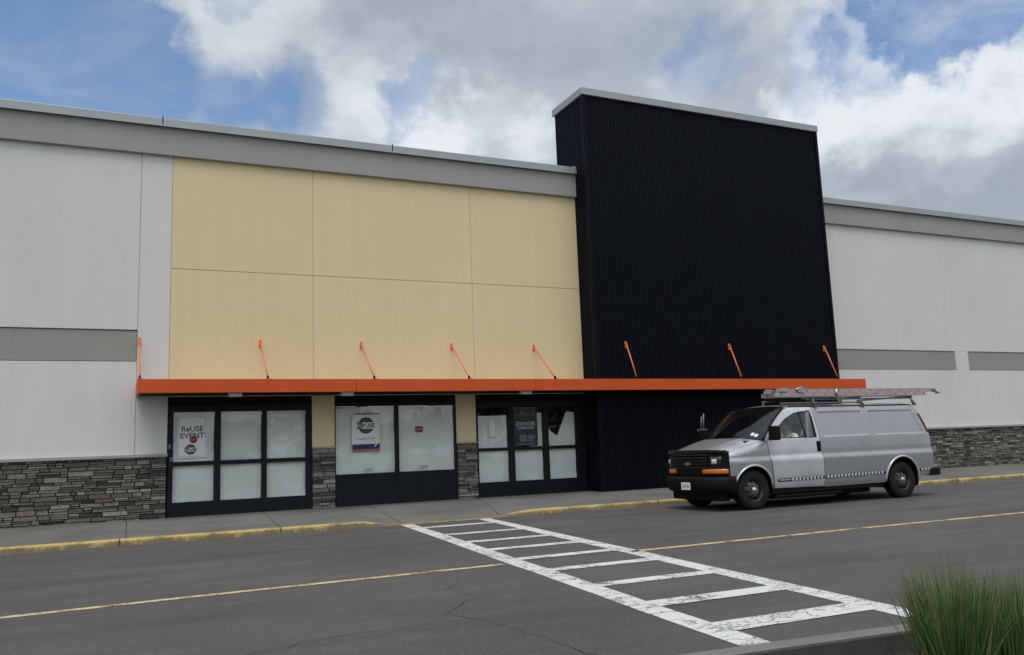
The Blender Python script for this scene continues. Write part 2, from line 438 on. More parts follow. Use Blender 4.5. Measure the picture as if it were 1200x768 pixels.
cr = [[(3.5, -11.3), (3.1, -11.95), (3.15, -12.6), (2.6, -13.2), (2.85, -13.9), (2.87, -14.6), (2.95, -15.2), (3.1, -16)],
      [(2.6, -13.2), (2.3, -13.57), (1.6, -13.54), (.6, -13.9), (-.6, -13.8), (-1.6, -14.3)],
      [(2.4, -6.2), (3.1, -6.4), (3.9, -6.9), (4.5, -7.2)], [(1.5, -7.2), (2.6, -7.5), (3.4, -7.1), (4.2, -6.9)],
      [(-1.6, -8.2), (0, -8.4), (1.4, -8.3), (2.8, -8.6)], [(3.1, -5.2), (2.8, -6.0), (2.9, -7.2), (3.3, -8.2)],
      [(7.2, -8.2), (9, -8.5), (11.5, -8.4), (14, -8.9), (17, -8.8)], [(6.4, -12.2), (7.6, -12.8), (7.9, -13.8), (8.6, -14.4)],
      [(8.5, -11.8), (10.5, -12.1), (13, -11.9)], [(-.4, -11.6), (.8, -11.5), (1.5, -11.7)], [(5.2, -16), (6.5, -15.4), (8, -15.6)]]
for q in cr: ribbon(bm, q, .007, .003, .025, 1)
struct(link('road', bm, ['asphalt', 'seam_dark'], recalc=False))

YC0 = -4.1
def ss(t): t = max(0, min(1, t)); return t*t*(3-2*t)
def lin(x, a, b): return max(0, min(1, (x-a)/(b-a)))
def curbh(x):   # height of the kerb: drops to the crosswalk ramp
    return .105 - .092*(ss(lin(x, 4.2, 5.0)) - ss(lin(x, 6.8, 8.1)))
def swz(x, y):
    t = lin(y, YC0, -1.6); h = curbh(x); full = .105+.07*lin(y, YC0, 0)
    return h + (full-h)*t if t < 1 else full
xs = [-60, -30, -10]+[-4+.4*i for i in range(20)]+[4+.1*i for i in range(45)]+[8.6+.8*i for i in range(30)]+[40, 60, 100]
ys = [YC0+.16, -3.6, -3, -2.4, -1.9, -1.6, -1, 0.06]
bm = nb(); vs = [[bm.verts.new((x, y, swz(x, y))) for y in ys] for x in xs]
for i in range(len(xs)-1):
    for j in range(len(ys)-1): bm.faces.new((vs[i][j], vs[i+1][j], vs[i+1][j+1], vs[i][j+1]))
for a, b in [((.16, -.1), (.12, -3.94)), ((2.98, -.1), (2.75, -3.94)), ((5.4, -.1), (5.1, -3.94)), ((8.3, -.1), (7.2, -3.94)), ((11.2, -.8), (11., -3.94)),
             ((-2.6, -.1), (-2.6, -3.94)), ((14, -.8), (14, -3.94)), ((17, -.8), (17, -3.94)), ((21, -.1), (21, -3.94)), ((24, -.1), (24, -3.94)), ((27.5, -.1), (27.5, -3.94)), ((31, -.1), (31, -3.94))]:
    ribbon(bm, [a, b], .014, .003, .0, 1, swz)
ribbon(bm, [(-4, -2.05), (4, -2.0)], .006, .003, .004, 1, swz)
struct(link('sidewalk', bm, ['sidewalk_concrete', 'seam_dark'], recalc=False))
bm = nb(); prev = None
for x in xs:
    h = curbh(x)
    row = [bm.verts.new(p) for p in ((x, YC0-.012, -.02), (x, YC0, max(.004, h-.02)), (x, YC0+.02, h+.002), (x, YC0+.165, h+.004), (x, YC0+.165, -.02))]
    if prev:
        for a, b, c_, d_ in zip(prev, prev[1:], row, row[1:]): bm.faces.new((a, c_, d_, b))
    prev = row
for x in [.02, 2.72, -2.7, 11.05, 14.1, 20.9, 24.1, 27.4]:
    h = curbh(x); box(bm, x-.006, x+.006, YC0-.015, YC0+.17, 0, h+.006, mi=1)
struct(link('curb', bm, ['curb_yellow', 'seam_dark']))

def quad(bm, pts, z, nx=1):
    f = bm.faces.new([bm.verts.new((x, y, z)) for x, y in pts]); return f
bm = nb(); ribbon(bm, [(-60, -10.9), (-1, -10.84), (.75, -10.74), (4.3, -10.66)], .12, .004); ribbon(bm, [(6.12, -10.67), (10, -10.66), (13.9, -10.76), (60, -11)], .125, .004)
struct(link('lane_marking', bm, 'yellow_road_paint'))
bm = nb()
def rx(y, a, b): return a+(b-a)*(y+3.95)/(-15.65+3.95)
def rail(xa, xb, w):
    n = 14; pv = None
    for i in range(n+1):
        y = -4.13+(-15.72+4.13)*i/n; x = rx(y, xa, xb)+random.uniform(-.012, .012)
        cur = (bm.verts.new((x, y, .004)), bm.verts.new((x+w, y, .004)))
        if pv: bm.faces.new((pv[0], pv[1], cur[1], cur[0]))
        pv = cur
rail(5.02, 3.87, .25); rail(6.66, 5.50, .25)
for y in (-5.13, -6.70, -8.02, -9.17, -10.35, -11.47, -12.72, -13.9, -14.98):
    a = rx(y, 5.02, 3.87)+.2; b = rx(y, 6.66, 5.50)+.05; w = .16 if y < -14.5 else .135 if y < -13.5 else .115
    quad(bm, [(a, y-w), (b, y-w-.02), (b, y+w-.02), (a, y+w)], .0065)
struct(link('crosswalk_marking', bm, 'white_road_paint', recalc=False))
bm = nb(); ribbon(bm, [(5.05, -4.16), (6.85, -4.16)], .07, .006)
struct(link('ramp_edge_marking', bm, 'yellow_road_paint', recalc=False))

# planted island in front of the viewer
bm = nb()
def kerbline(pts, prof, mi=0):
    pv = None
    for i, p in enumerate(pts):
        p = Vector(p); d = (Vector(pts[min(i+1, len(pts)-1)])-Vector(pts[max(i-1, 0)])).normalized(); nn = Vector((-d.y, d.x))
        row = [bm.verts.new((p.x+nn.x*o, p.y+nn.y*o, z)) for o, z in prof]
        if pv:
            for a, b, c_, d_ in zip(pv, pv[1:], row, row[1:]): f = bm.faces.new((a, b, d_, c_)); f.material_index = mi
        pv = row
line = [(-6, -16.5), (-1, -16.25), (1.5, -16.18), (3, -16.17), (4.2, -16.27), (5.5, -16.4), (7, -16.5), (10, -16.6), (30, -16.8)]
kerbline(line, [(.27, 0), (.25, .10), (.20, .14), (-.0, .152)])
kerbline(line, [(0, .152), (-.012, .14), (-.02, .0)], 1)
struct(link('island_curb', bm, ['concrete_curb', 'shade_tinted_concrete']))
bm = nb(); kerbline(line, [(.42, .0035), (.26, .0035)])
struct(link('gutter_apron', bm, 'sidewalk_concrete'))
bm = nb(); grid(bm, lambda u, v: (-6+36*u, -30+13.9*v+(-.05 if v > .99 else 0), +.03+.03*mnoise.noise(Vector((u*90, v*40, 0)))), 90, 36)
for v in bm.verts:
    yl = -17.2
    for (xa, ya), (xb, yb) in zip(line, line[1:]):
        if xa <= v.co.x <= xb: yl = ya+(yb-ya)*(v.co.x-xa)/(xb-xa)
    v.co.y = min(v.co.y, yl-.015)
struct(link('mulch_bed', bm, 'mulch', smooth=True))

# ornamental grass
def grass(name, label, cx, cy, n, h, r0, spread, seed):
    random.seed(seed); bm = nb(); lay = bm.verts.layers.float.new('var')
    for i in range(n):
        a = random.uniform(0, 2*math.pi); q = math.sqrt(random.random())
        bx0, by0 = cx+math.cos(a)*r0*q, cy+math.sin(a)*r0*q
        lean = spread*(.15+q*random.uniform(.35, 1.15)); a2 = a+random.gauss(0, .5)
        H = h*random.uniform(.55, 1.0)*(1-.22*q); w = random.uniform(.0020, .0046)
        if random.random() < .05: lean *= 1.7; H *= .7
        tw = random.uniform(0, math.pi); var = min(1, max(0, random.gauss(.42, .22))); cv = random.uniform(.8, 1.7)
        pv = None; N = 5
        for k in range(N+1):
            t = k/N; rr = lean*t**cv*H; zz = .06+H*(t-.28*lean*t*t)
            p = Vector((bx0+math.cos(a2)*rr, by0+math.sin(a2)*rr, zz)); ww = w*(1-t**1.6)+.0002
            d = Vector((math.cos(tw), math.sin(tw), 0))*ww
            cur = (bm.verts.new(p-d), bm.verts.new(p+d))
            for vv in cur: vv[lay] = min(1, var+(.25*t if var > .3 else 0))
            if pv: bm.faces.new((pv[0], pv[1], cur[1], cur[0]))
            pv = cur
    return tag(link(name, bm, 'grass_blade', loc=(cx, cy, .06), recalc=False), label, 'ornamental grass', 'grass clumps in the planted island')
grass('grass_clump', 'tallest upright clump of green ornamental grass beside the end of the crosswalk', 4.25, -16.93, 1050, .78, .17, .30, 3)
grass('grass_clump', 'lower clump of green ornamental grass at the right edge of the island', 4.74, -16.93, 1200, .62, .24, .24, 4)
grass('grass_clump', 'small sparse arching pale grass tuft at the left foot of the tall clump', 3.93, -16.9, 160, .22, .05, 1.5, 5)
random.seed(11)

# ------------------------------------------------------------------ store building
B = thing('store_building', 'long empty white and tan stucco store front with black corrugated metal tower and orange canopy', 'store building', (10, 0, 0))
X1, X2, X3, X4, X5 = .283, .946, 4.177, 8.373, 11.60
TX0, TX1, TY = 11.65, 20.37, -.68
XR = 70; XL = -45; ZC0, ZC1, ZT = 8.42, 9.10, 9.28; G = .017
def wall(name, x0, x1, z0, z1, mat, y=0, t=.22, bev=.006):
    return link(name, bx(x0, x1, y, y+t, z0, z1, bev=bev), mat, B)
wall('wall_panel', XL, X1-G/2, 4.33, ZC0+.05, 'white_stucco')
wall('wall_panel', XL, X1-G/2, 1.5, 3.617, 'white_stucco')
wall('trim_band', XL, X1-G/2-.002, 3.634, 4.313, 'grey_stucco', y=.022)
wall('wall_panel', X1+G/2, X2-G/2, 1.5, ZC0+.05, 'white_stucco')
cols = [(X2+G/2, X3-G/2), (X3+G/2, X4-G/2), (X4+G/2, TX0-.004)]
for a, b in cols:
    wall('tan_panel', a, b, 2.83, 5.765-G/2, 'yellow_stucco'); wall('tan_panel', a, b, 5.765+G/2, ZC0+.05, 'yellow_stucco')
# right wing
wall('wall_panel', TX1-.1, XR, 4.215, ZC0+.05, 'white_stucco'); wall('wall_panel', TX1-.1, XR, 1.5, 3.535, 'white_stucco')
wall('wall_panel', 26.76, 27.42, 3.537, 4.213, 'white_stucco', bev=0)
wall('trim_band', TX1-.1, 26.745, 3.55, 4.20, 'grey_stucco', y=.022); wall('trim_band', 27.435, XR, 3.55, 4.20, 'grey_stucco', y=.022)
# backing behind the joints, with openings below the canopy
bm = nb(); box(bm, XL, XR, .2221, .35, 2.83, 8.6); box(bm, XL, X2, .2221, .35, 0, 2.83); box(bm, TX0-.1, XR, .2221, .35, 0, 2.83)
link('backing_wall', bm, 'joint', B)
bm = nb(); box(bm, XL, XR, .351, 40, 8.3, 8.6); box(bm, XL, XL+.3, .351, 40, 0, 8.3); box(bm, XR-.3, XR, .351, 40, 0, 8.3); box(bm, XL+.3, XR-.3, 39.7, 40, 0, 8.3)
link('roof', bm, 'grey_stucco', B)
link('joint_sealant', bx(X1-G/2+.001, TX0-.02, .008, .21, 2.84, 8.41), 'sealant', B)
link('joint_sealant', bx(X1-G/2+.001, X1+.1, .008, .21, 1.51, 2.82), 'sealant', B)
# cornice
def cornice(x0, x1):
    link('cornice', bx(x0, x1, -.10, .34, ZC0, ZC1, bev=.012), 'cornice_stucco', B)
    bm = nb(); box(bm, x0-.0, x1, -.175, .38, ZC1+.002, ZT, bev=.008); box(bm, x0, x1, -.19, -.165, ZC1-.02, ZC1+.012)
    link('coping', bm, 'coping_metal', B)
cornice(XL, TX0-.01); cornice(TX1+.01, XR)
for x in (.7, 6.2): link('coping_seam', bx(x-.012, x+.012, -.1775, .2, ZC1+.01, ZT+.03), 'seam_dark', B)
link('flashing_cap', bx(TX0-.14, TX0-.03, -.198, .1, ZC1-.02, ZT+.015, bev=.006), 'coping_metal', B)

# piers
for a, b in ((4.135, 4.675), (7.81, 8.355)):
    p = link('pier', bx(a, b, -.012, .24, 1.60, 2.828, bev=.006), 'yellow_stucco', B)
    link('core', bx(a+.03, b-.03, .0, .24, .1, 1.57), 'joint', p)
    link('sill', bx(a-.015, b+.015, -.075, .1, 1.565, 1.598, bev=.006), 'cornice_stucco', p)
def ledgestone(name, x0, x1, z0, z1, y, parent, seed):
    random.seed(seed); bm = nb(); lay = bm.verts.layers.float.new('var'); z = z0
    while z < z1-.02:
        h = random.choice((.055, .07, .085, .10, .11)); 
        if z+h > z1-.03: h = z1-z
        x = x0
        while x < x1-1e-3:
            w = random.uniform(.12, .44)*(1.15 if h > .07 else .9)
            if x+w > x1-.09: w = x1-x
            sub = [(0, h)] if h < .085 or random.random() < .5 else [(0, h*.5), (h*.5, h)]
            for s0, s1 in sub:
                g = .004; d = random.uniform(.0, .035); n0 = len(bm.verts)
                xj = lambda: random.uniform(-.004, .004)
                X0, X1_, Z0, Z1 = x+g, x+w-g, z+s0+g*.8, z+s1-g*.8
                v = [bm.verts.new((X0+xj(), y+.06, Z0)), bm.verts.new((X1_+xj(), y+.06, Z0)), bm.verts.new((X1_+xj(), y+.06, Z1)), bm.verts.new((X0+xj(), y+.06, Z1))]
                e = .008; t = random.uniform(-.008, .008); t2 = random.uniform(-.008, .008)
                zt = random.uniform(-.005, .005)
                f = [bm.verts.new((X0+e, y-d+t, Z0+e*.6)), bm.verts.new((X1_-e, y-d-t, Z0+e*.6+zt)), bm.verts.new((X1_-e, y-d-t+t2, Z1-e*.6+zt)), bm.verts.new((X0+e, y-d+t+t2, Z1-e*.6))]
                var = min(1, max(0, random.gauss(.45, .26)))
                for q in v+f: q[lay] = var
                bm.faces.new((f[0], f[1], f[2], f[3]))
                for i in range(4): bm.faces.new((v[i], v[(i+1) % 4], f[(i+1) % 4], f[i]))
            x += w
        z += h
    return link(name, bm, 'ledge_stone', parent)
def veneer(x0, x1, seed, cap=True):
    p = link('stone_wainscot', bx(x0, x1, -.028, .2, .02, 1.5), 'seam_dark', B)
    ledgestone('stone_facing', x0, x1, .13, 1.5, -.045, p, seed)
    link('stone_cap', bx(x0, x1+(.02 if x1 < 2 else 0), -.125, .05, 1.502, 1.572, bev=.008), 'cornice_stucco', p)
veneer(-9, .93, 1); veneer(TX1+.02, 36, 2)
link('stone_wainscot', bx(36, XR, -.06, .2, .02, 1.5), 'seam_dark', B); link('stone_wainscot', bx(XL, -9, -.06, .2, .02, 1.5), 'seam_dark', B)
for p, (a, b), sd_ in zip([o for o in COL.objects if o.name.startswith('pier')], ((4.135, 4.675), (7.81, 8.355)), (5, 6)):
    ledgestone('stone_facing', a, b, .13, 1.565, -.045, p, sd_)
random.seed(21)

# black corrugated tower
def corrug(bm, p0, p1, nrm, z0, z1, pitch=.105, dep=.022):
    L = (p1-p0).length; d = (p1-p0).normalized(); n = int(L/pitch); pt = []
    for i in range(n):
        b = i*L/n; q = L/n
        for t, o in ((0, 0), (.42, 0), (.52, dep), (.90, dep)): pt.append(p0+d*(b+q*t)+nrm*o)
    pt.append(p1)
    pv = None
    for q in pt:
        cur = (bm.verts.new((q.x, q.y, z0)), bm.verts.new((q.x, q.y, z1)))
        if pv: bm.faces.new((pv[0], cur[0], cur[1], pv[1]))
        pv = cur
TB = 1.0
bm = nb(); corrug(bm, Vector((TX0, TY, 0)), Vector((TX1, TY, 0)), Vector((0, -1, 0)), .10, 11.24)
corrug(bm, Vector((TX0, TB, 0)), Vector((TX0, TY, 0)), Vector((-1, 0, 0)), .10, 11.24)
corrug(bm, Vector((TX1, TY, 0)), Vector((TX1, TB, 0)), Vector((1, 0, 0)), .10, 11.24)
TW = link('tower', bx(TX0+.01, TX1-.01, TY+.01, TB, .09, 11.3), 'tower_metal', B)
link('corrugated_cladding', bm, 'tower_metal', TW, recalc=False)
link('corner_trim', bx(TX0-.045, TX0+.055, TY-.045, TY+.055, .1, 11.235, bev=.004), 'tower_metal', TW); link('corner_trim', bx(TX1-.055, TX1+.045, TY-.045, TY+.055, .1, 11.235, bev=.004), 'tower_metal', TW)
bm = nb(); box(bm, TX0-.07, TX1+.07, TY-.075, TB+.05, 11.25, 11.46, bev=.01)
link('tower_coping', bm, 'coping_metal', TW)

# canopy
CX0, CX1, CY, CZ0, CZ1 = .285, 20.93, -1.26, 2.825, 3.12
bm = nb(); box(bm, CX0+.01, CX1-.01, CY+.03, -.002, 2.93, 3.0)
CN = link('canopy', bm, 'canopy_deck', B)
segs = [CX0, 4.9, 9.5, 14.1, CX1]
for a, b in zip(segs, segs[1:]):
    link('fascia', bx(a+.004, b-.004, CY, CY+.06, CZ0, CZ1, bev=.006), 'orange_metal', CN)
for a in (CX0, CX1-.05): link('fascia', bx(a, a+.05, CY+.061, -.004, CZ0, CZ1, bev=.006), 'orange_metal', CN)
link('soffit', bx(CX0+.06, CX1-.06, CY+.065, -.004, 2.845, 2.925), 'soffit', CN)
for x, y, z in [(.327, 0, 4.067), (2.929, 0, 4.067), (5.349, 0, 4.067), (7.736, 0, 4.067), (10.115, 0, 4.067), (12.604, TY-.03, 4.113), (16.171, TY-.03, 4.113), (19.879, TY-.03, 4.113)]:
    bm = nb(); a = Vector((x, y-.05, z)); b = Vector((x, CY+.09, CZ1+.05)); tube(bm, [a, b], .019, 10)
    box(bm, x-.03, x+.03, y-.012, y, z-.09, z+.09); box(bm, x-.006, x+.006, y-.075, y-.008, z-.035, z+.045)
    tube(bm, [(x-.02, y-.05, z), (x+.02, y-.05, z)], .03, 10)
    r_ = link('support_rod', bm, 'orange_rod', CN)
    bm = nb(); box(bm, x-.008, x+.008, CY+.04, CY+.14, CZ1-.005, CZ1+.085); box(bm, x-.04, x+.06, CY+.02, CY+.09, CZ1-.01, CZ1+.012)
    tube(bm, [(x-.022, CY+.09, CZ1+.05), (x+.022, CY+.09, CZ1+.05)], .022, 8)
    link('rod_bracket', bm, 'soffit', CN)
for x in (2.25, 4.72, 9.3): link('canopy_lamp', bx(x-.14, x+.14, -1.16, -1.0, 2.745, 2.846, bev=.01), 'lamp_white', CN)
link('header_panel', bx(X2, TX0-.01, .03, .12, 2.56, 2.829), 'header_panel', B)

# entrance glazing
def crumple(outline, y, amp, seed, res=.06):
    bm = fill2d(outline, (), res, y)
    for v in bm.verts:
        p = Vector((v.co.x*2.2+seed, v.co.z*2.2, seed))
        v.co.y += amp*(mnoise.noise(p)+.6*abs(mnoise.noise(p*2.7))+.25*mnoise.noise(p*7))
    return bm
def rect(x0, x1, z0, z1, j=.0): return [(x0+random.uniform(-j, j), z0+random.uniform(-j, j)), (x1+random.uniform(-j, j), z0+random.uniform(-j, j)), (x1+random.uniform(-j, j), z1+random.uniform(-j, j)), (x0+random.uniform(-j, j), z1+random.uniform(-j, j))]
YG = .035
def glazing(x0, x1, verts, rails, panes, papers, kick=None):
    """verts: mullion (x0,x1); rails: (z0,z1); panes: (x0,x1,z0,z1); papers: outlines"""
    a, b = verts[0]; fr = link('storefront_frame', bx(a, b, -.01, .09, .165, rails[-1][1], bev=.004), 'dark_frame', B)
    for a, b in verts[1:]: link('mullion', bx(a, b, -.01, .09, .165, rails[-1][1], bev=.004), 'dark_frame', fr)
    for z0, z1 in rails:
        for (a, b), (c_, d_) in zip(verts, verts[1:]): link('frame_rail', bx(b-.0, c_, -.004, .085, z0, z1, bev=.003), 'dark_frame', fr)
    for (a, b, z0, z1) in panes: link('glass_pane', bx(a-.005, b+.005, YG, YG+.008, z0-.005, z1+.005), 'glass', fr)
    for i, o in enumerate(papers):
        p = link('window_paper', crumple(o, YG+.045, .035, len(COL.objects)*1.7), 'paper_white', fr, smooth=True)
    return fr
c1 = [(1.06, 1.94), (2.07, 2.98), (3.09, 4.0)]
P1 = [(a, b, z0, z1) for a, b in c1 for z0, z1 in ((.49, 1.285), (1.38, 2.485))]
f1 = glazing(X2, 4.13, [(.952, 1.06), (1.94, 2.07), (2.98, 3.09), (4.0, 4.13)], [(.165, .49), (1.285, 1.38), (2.485, 2.64)], P1,
        [rect(a+.008, b-.012, z0-.01, z1+.03 if z1 > 2 else z1+.02, .002) for a, b, z0, z1 in P1])
c2 = [(4.70, 6.18), (6.28, 7.765)]
f2 = glazing(4.68, 7.81, [(4.677, 4.70), (6.18, 6.28), (7.765, 7.808)], [(.165, .93), (2.60, 2.66)], [(a, b, .93, 2.60) for a, b in c2],
        [[(4.70, .92), (6.18, .92), (6.18, 2.53), (5.5, 2.545), (4.70, 2.52)], [(6.285, .92), (7.755, .92), (7.75, 2.56), (6.285, 2.53)]])
c3 = [(8.41, 9.28), (9.44, 10.31), (10.46, 11.31)]
f3 = glazing(8.36, 11.64, [(8.36, 8.41), (9.28, 9.44), (10.31, 10.46), (11.31, 11.60)], [(.165, .55), (1.345, 1.43), (2.47, 2.64)],
        [(a, b, z0, z1) for a, b in c3 for z0, z1 in ((.55, 1.345), (1.43, 2.47))],
        [rect(8.412, 9.27, .54, 1.36, .006), rect(9.45, 10.30, .54, 1.36, .006), rect(10.465, 11.305, .54, 1.36, .006),
         rect(8.415, 9.265, 1.42, 2.27, .008), rect(9.95, 10.30, 1.42, 2.32, .008),
         [(10.465, 1.42), (11.305, 1.42), (11.305, 2.33), (11.06, 2.33), (10.90, 1.98), (10.76, 1.69), (10.60, 1.80), (10.465, 1.95)]])
for (x, z) in ((.985, 1.72), (1.02, 1.44)):
    link('door_lock', bx(x-.02, x+.03, -.03, -.008, z-.05, z+.05, bev=.004), 'steel_grey', f1)
# taped notices low in the centre window
# interior
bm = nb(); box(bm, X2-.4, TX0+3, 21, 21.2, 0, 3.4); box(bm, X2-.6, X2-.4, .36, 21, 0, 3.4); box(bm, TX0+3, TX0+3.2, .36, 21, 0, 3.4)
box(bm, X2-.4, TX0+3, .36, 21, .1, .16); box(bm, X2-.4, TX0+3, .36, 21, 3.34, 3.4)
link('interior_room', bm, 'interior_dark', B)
for y, z in ((13.0, 3.3), (15.2, 3.3), (17.4, 3.3)):
    for x0 in range(3, 16, 3):
        if x0+2.6 < 14.5: link('ceiling_tube', bx(x0, x0+2.55, y, y+.06, z-.012, z+.012), 'lit_tube', B)

# ------------------------------------------------------------------ posters
def poster(name, label, cat, outline, mat, y):
    cx = sum(p[0] for p in outline)/len(outline); z0 = min(p[1] for p in outline)
    o = link(name, plate(outline, y, .004), mat, loc=(cx, y, z0)); return tag(o, label, cat)
def rrect(x0, x1, z0, z1, r, n=5):
    pts = []
    for cx, cz, a in ((x1-r, z1-r, 0), (x0+r, z1-r, 90), (x0+r, z0+r, 180), (x1-r, z0+r, 270)):
        pts += [(cx+r*math.cos(rad(a+90*k/n)), cz+r*math.sin(rad(a+90*k/n))) for k in range(n+1)]
    return pts
def logo(parent, cx, cz, r, y, plain=False):
    bm = nb(); disc(bm, cx, cz, r, y, .002); link('logo_disc', bm, 'grey_ink', parent)
    bm = plate([(cx-r*.62, cz+r*.38), (cx+r*1.05, cz+r*.38), (cx+r*1.2, cz), (cx+r*1.05, cz-r*.42), (cx-r*.62, cz-r*.42), (cx-r*.15, cz)], y-.0015, .001); link('logo_band', bm, 'white_vinyl', parent)
    bm = plate([(cx-r*1.2, cz+r*.40), (cx-r*.55, cz+r*.40), (cx-r*.12, cz), (cx-r*.55, cz-r*.44), (cx-r*1.2, cz-r*.44), (cx-r*1.05, cz)], y-.0022, .0006); link('logo_arrow', bm, 'mid_ink', parent)
    link('lettering', text_bm('USE', r*.72, cx+r*.52, y-.003, cz-.01, bold=.004), 'grey_ink', parent)
    link('lettering', text_bm('Re', r*.62, cx-r*.72, y-.0036, cz-.01, bold=.003), 'light_ink', parent)
    for zz in (cz+r*.62, cz-r*.68):
        bm = nb()
        for k in range(6): box(bm, cx-r*.38+k*r*.13, cx-r*.38+k*r*.13+r*.09, y-.003, y-.002, zz-r*.05, zz+r*.05)
        link('small_print', bm, 'mid_ink', parent)
p = poster('event_poster', 'pale event poster with a round emblem on the upper left pane of the left entrance', 'poster', rrect(1.15, 1.77, 1.46, 2.40, .05), 'white_vinyl', .026)
bo = rrect(1.175, 1.745, 1.485, 2.375, .045); bi = rrect(1.182, 1.738, 1.492, 2.368, .04)
link('border_line', plate(bo, .0245, .001, [bi]), 'mid_ink', p)
link('lettering', text_bm('ReUSE', .17, 1.46, .0243, 2.10, bold=.003, sx=1.02), 'grey_ink', p)
link('lettering', text_bm('EVENT', .17, 1.46, .0243, 1.95, bold=.003, sx=1.02), 'grey_ink', p)
logo(p, 1.43, 1.645, .115, .0235)
bm = nb(); disc(bm, 1.49, 1.865, .082, .0225, .001); b_ = link('badge', bm, 'red_ink', p)
link('lettering', text_bm('REUSE', .038, 1.49, .0215, 1.865), 'light_ink', b_)
p = poster('window_banner', 'white hanging banner with round dark emblem over navy and salmon stripes in the middle window', 'banner',
           [(5.11, 1.44), (5.79, 1.455), (5.80, 2.36), (5.45, 2.345), (5.15, 2.36), (5.10, 2.2)], 'white_vinyl', .020)
link('navy_stripe', plate([(5.11, 1.50), (5.79, 1.512), (5.797, 1.64), (5.11, 1.635)], .0185, .001), 'navy_ink', p)
link('salmon_stripe', plate([(5.11, 1.442), (5.79, 1.456), (5.79, 1.508), (5.11, 1.497)], .0185, .001), 'salmon_ink', p)
link('white_tick', plate([(5.66, 1.555), (5.74, 1.638), (5.70, 1.638), (5.665, 1.60)], .0175, .0006), 'white_vinyl', p)
logo(p, 5.455, 2.09, .20, .0185)
link('lettering', text_bm('Coming Soon!', .085, 5.44, .0185, 1.775, rot=Matrix.Rotation(rad(90), 4, 'X') @ Matrix.Rotation(rad(2), 4, 'Z')), 'mid_ink', p)
link('tape', bx(5.17, 5.80, .019, .021, 2.362, 2.385), 'mid_ink', p)
p = poster('window_notice', 'small red notice stuck on the right pane of the middle window', 'notice', rect(6.72, 6.92, 1.90, 2.035), 'red_ink', .026)
link('notice_line', bx(6.74, 6.90, .0245, .0255, 1.955, 1.975), 'light_ink', p)
p = poster('window_label', 'tiny printed label low on the left pane of the middle window, below the banner', 'label', rect(5.42, 5.62, 1.0, 1.05), 'light_ink', .026)
p = poster('window_label', 'tiny printed label low on the right pane of the middle window, below the red notice', 'label', rect(6.82, 7.02, 1.01, 1.06), 'light_ink', .026)
p = poster('paper_notice', 'plain white sheet taped on the upper left pane of the right entrance', 'notice', [(8.73, 1.73), (8.90, 1.715), (8.905, 2.12), (8.82, 2.14), (8.73, 2.12)], 'white_vinyl', .026)
bm = nb()
for k in range(9): box(bm, 8.755, 8.755+random.uniform(.08, .12), .0245, .0255, 1.78+k*.036, 1.784+k*.036)
link('lettering', bm, 'light_ink', p)
p = poster('window_poster', 'dark poster with pale block capitals on the middle pane of the right entrance', 'poster', rect(9.435, 10.14, 1.455, 2.455), 'poster_black', .018)
link('lettering', text_bm('STRONGER', .135, 9.79, .0165, 2.03, bold=.004, sx=.82), 'light_ink', p)
link('lettering', text_bm('COMMUNITIES', .095, 9.79, .0165, 1.925, bold=.003, sx=.80), 'light_ink', p)
bm = nb(); join(bm, plate(rrect(9.60, 9.82, 1.56, 1.75, .04), .0165, .001)); join(bm, plate(rrect(9.85, 10.06, 1.62, 1.74, .05), .0165, .001)); join(bm, plate(rrect(9.85, 10.04, 1.56, 1.605, .02), .0165, .001))
for k in range(7): box(bm, 9.50+k*.085, 9.50+k*.085+random.uniform(.02, .06), .0165, .0175, 2.24+random.uniform(-.01, .02), 2.27+random.uniform(.02, .13))
link('picture', bm, 'mid_ink', p)
link('bottom_line', bx(9.56, 10.04, .0165, .0175, 1.497, 1.507), 'light_ink', p)

# ------------------------------------------------------------------ van
VY = -5.85; VX = 13.7
V = thing('work_van', 'silver panel van with brighter front door, black grille and ladder rack parked at the kerb', 'van', (VX, VY, 0))
PZ = [.28, .45, .62, .80, .95, .985, 1.035, 1.15, 1.37, 1.60, 1.85, 1.97, 2.04, 2.10]
PW = [.900, .948, .972, .986, .994, .990, .958, .958, .946, .905, .853, .822, .785, .73]
def interp(z, X, Y):
    if z <= X[0]: return Y[0]
    for i in range(len(X)-1):
        if z <= X[i+1]:
            t = (z-X[i])/(X[i+1]-X[i]); return Y[i]+(Y[i+1]-Y[i])*t
    return Y[-1]
def w0(z): return sum(interp(z+d, PZ, PW) for d in (-.016, -.008, 0, .008, .016))/5
def hw(x, z):
    w = w0(z)
    if x < 11.35: w -= .20*((11.35-x)/.5)**2*.45
    if x > 16.25: w -= .055*((x-16.25)/.5)**2
    # rounded shoulder at the top of the fender
    if x < 12.0:
        zl = 1.16+(x-10.95)*.205
        if z > zl-.12: w -= .10*lin(z, zl-.12, zl)**2*(1-lin(x, 11.55, 11.98))
    return w
def recess(x, z):   # pressed blanked-out window areas
    r = 0
    for (xa, xb, xc, xd, z0, z1) in ((13.50, 14.83, 13.47, 14.76, 1.395, 1.93), (14.97, 16.52, 14.92, 16.28, 1.395, 1.93)):
        t = (z-z0)/(z1-z0); lo = xa+(xc-xa)*t; hi = xb+(xd-xb)*t
        d = min(x-lo, hi-x, z-z0, z1-z); r = max(r, ss(lin(d, 0, .035)))
    return r*.014
def side(sgn):
    def f(v):
        w = hw(v.co.x, v.co.z)-recess(v.co.x, v.co.z); v.co.y = VY+sgn*w
    return f
def arc(cx, cz, r, a0, a1, n=22): return [(cx+r*math.cos(rad(a0+(a1-a0)*k/n)), cz+r*math.sin(rad(a0+(a1-a0)*k/n))) for k in range(n+1)]
WF, WR, WZ = 11.54, 15.70, .395
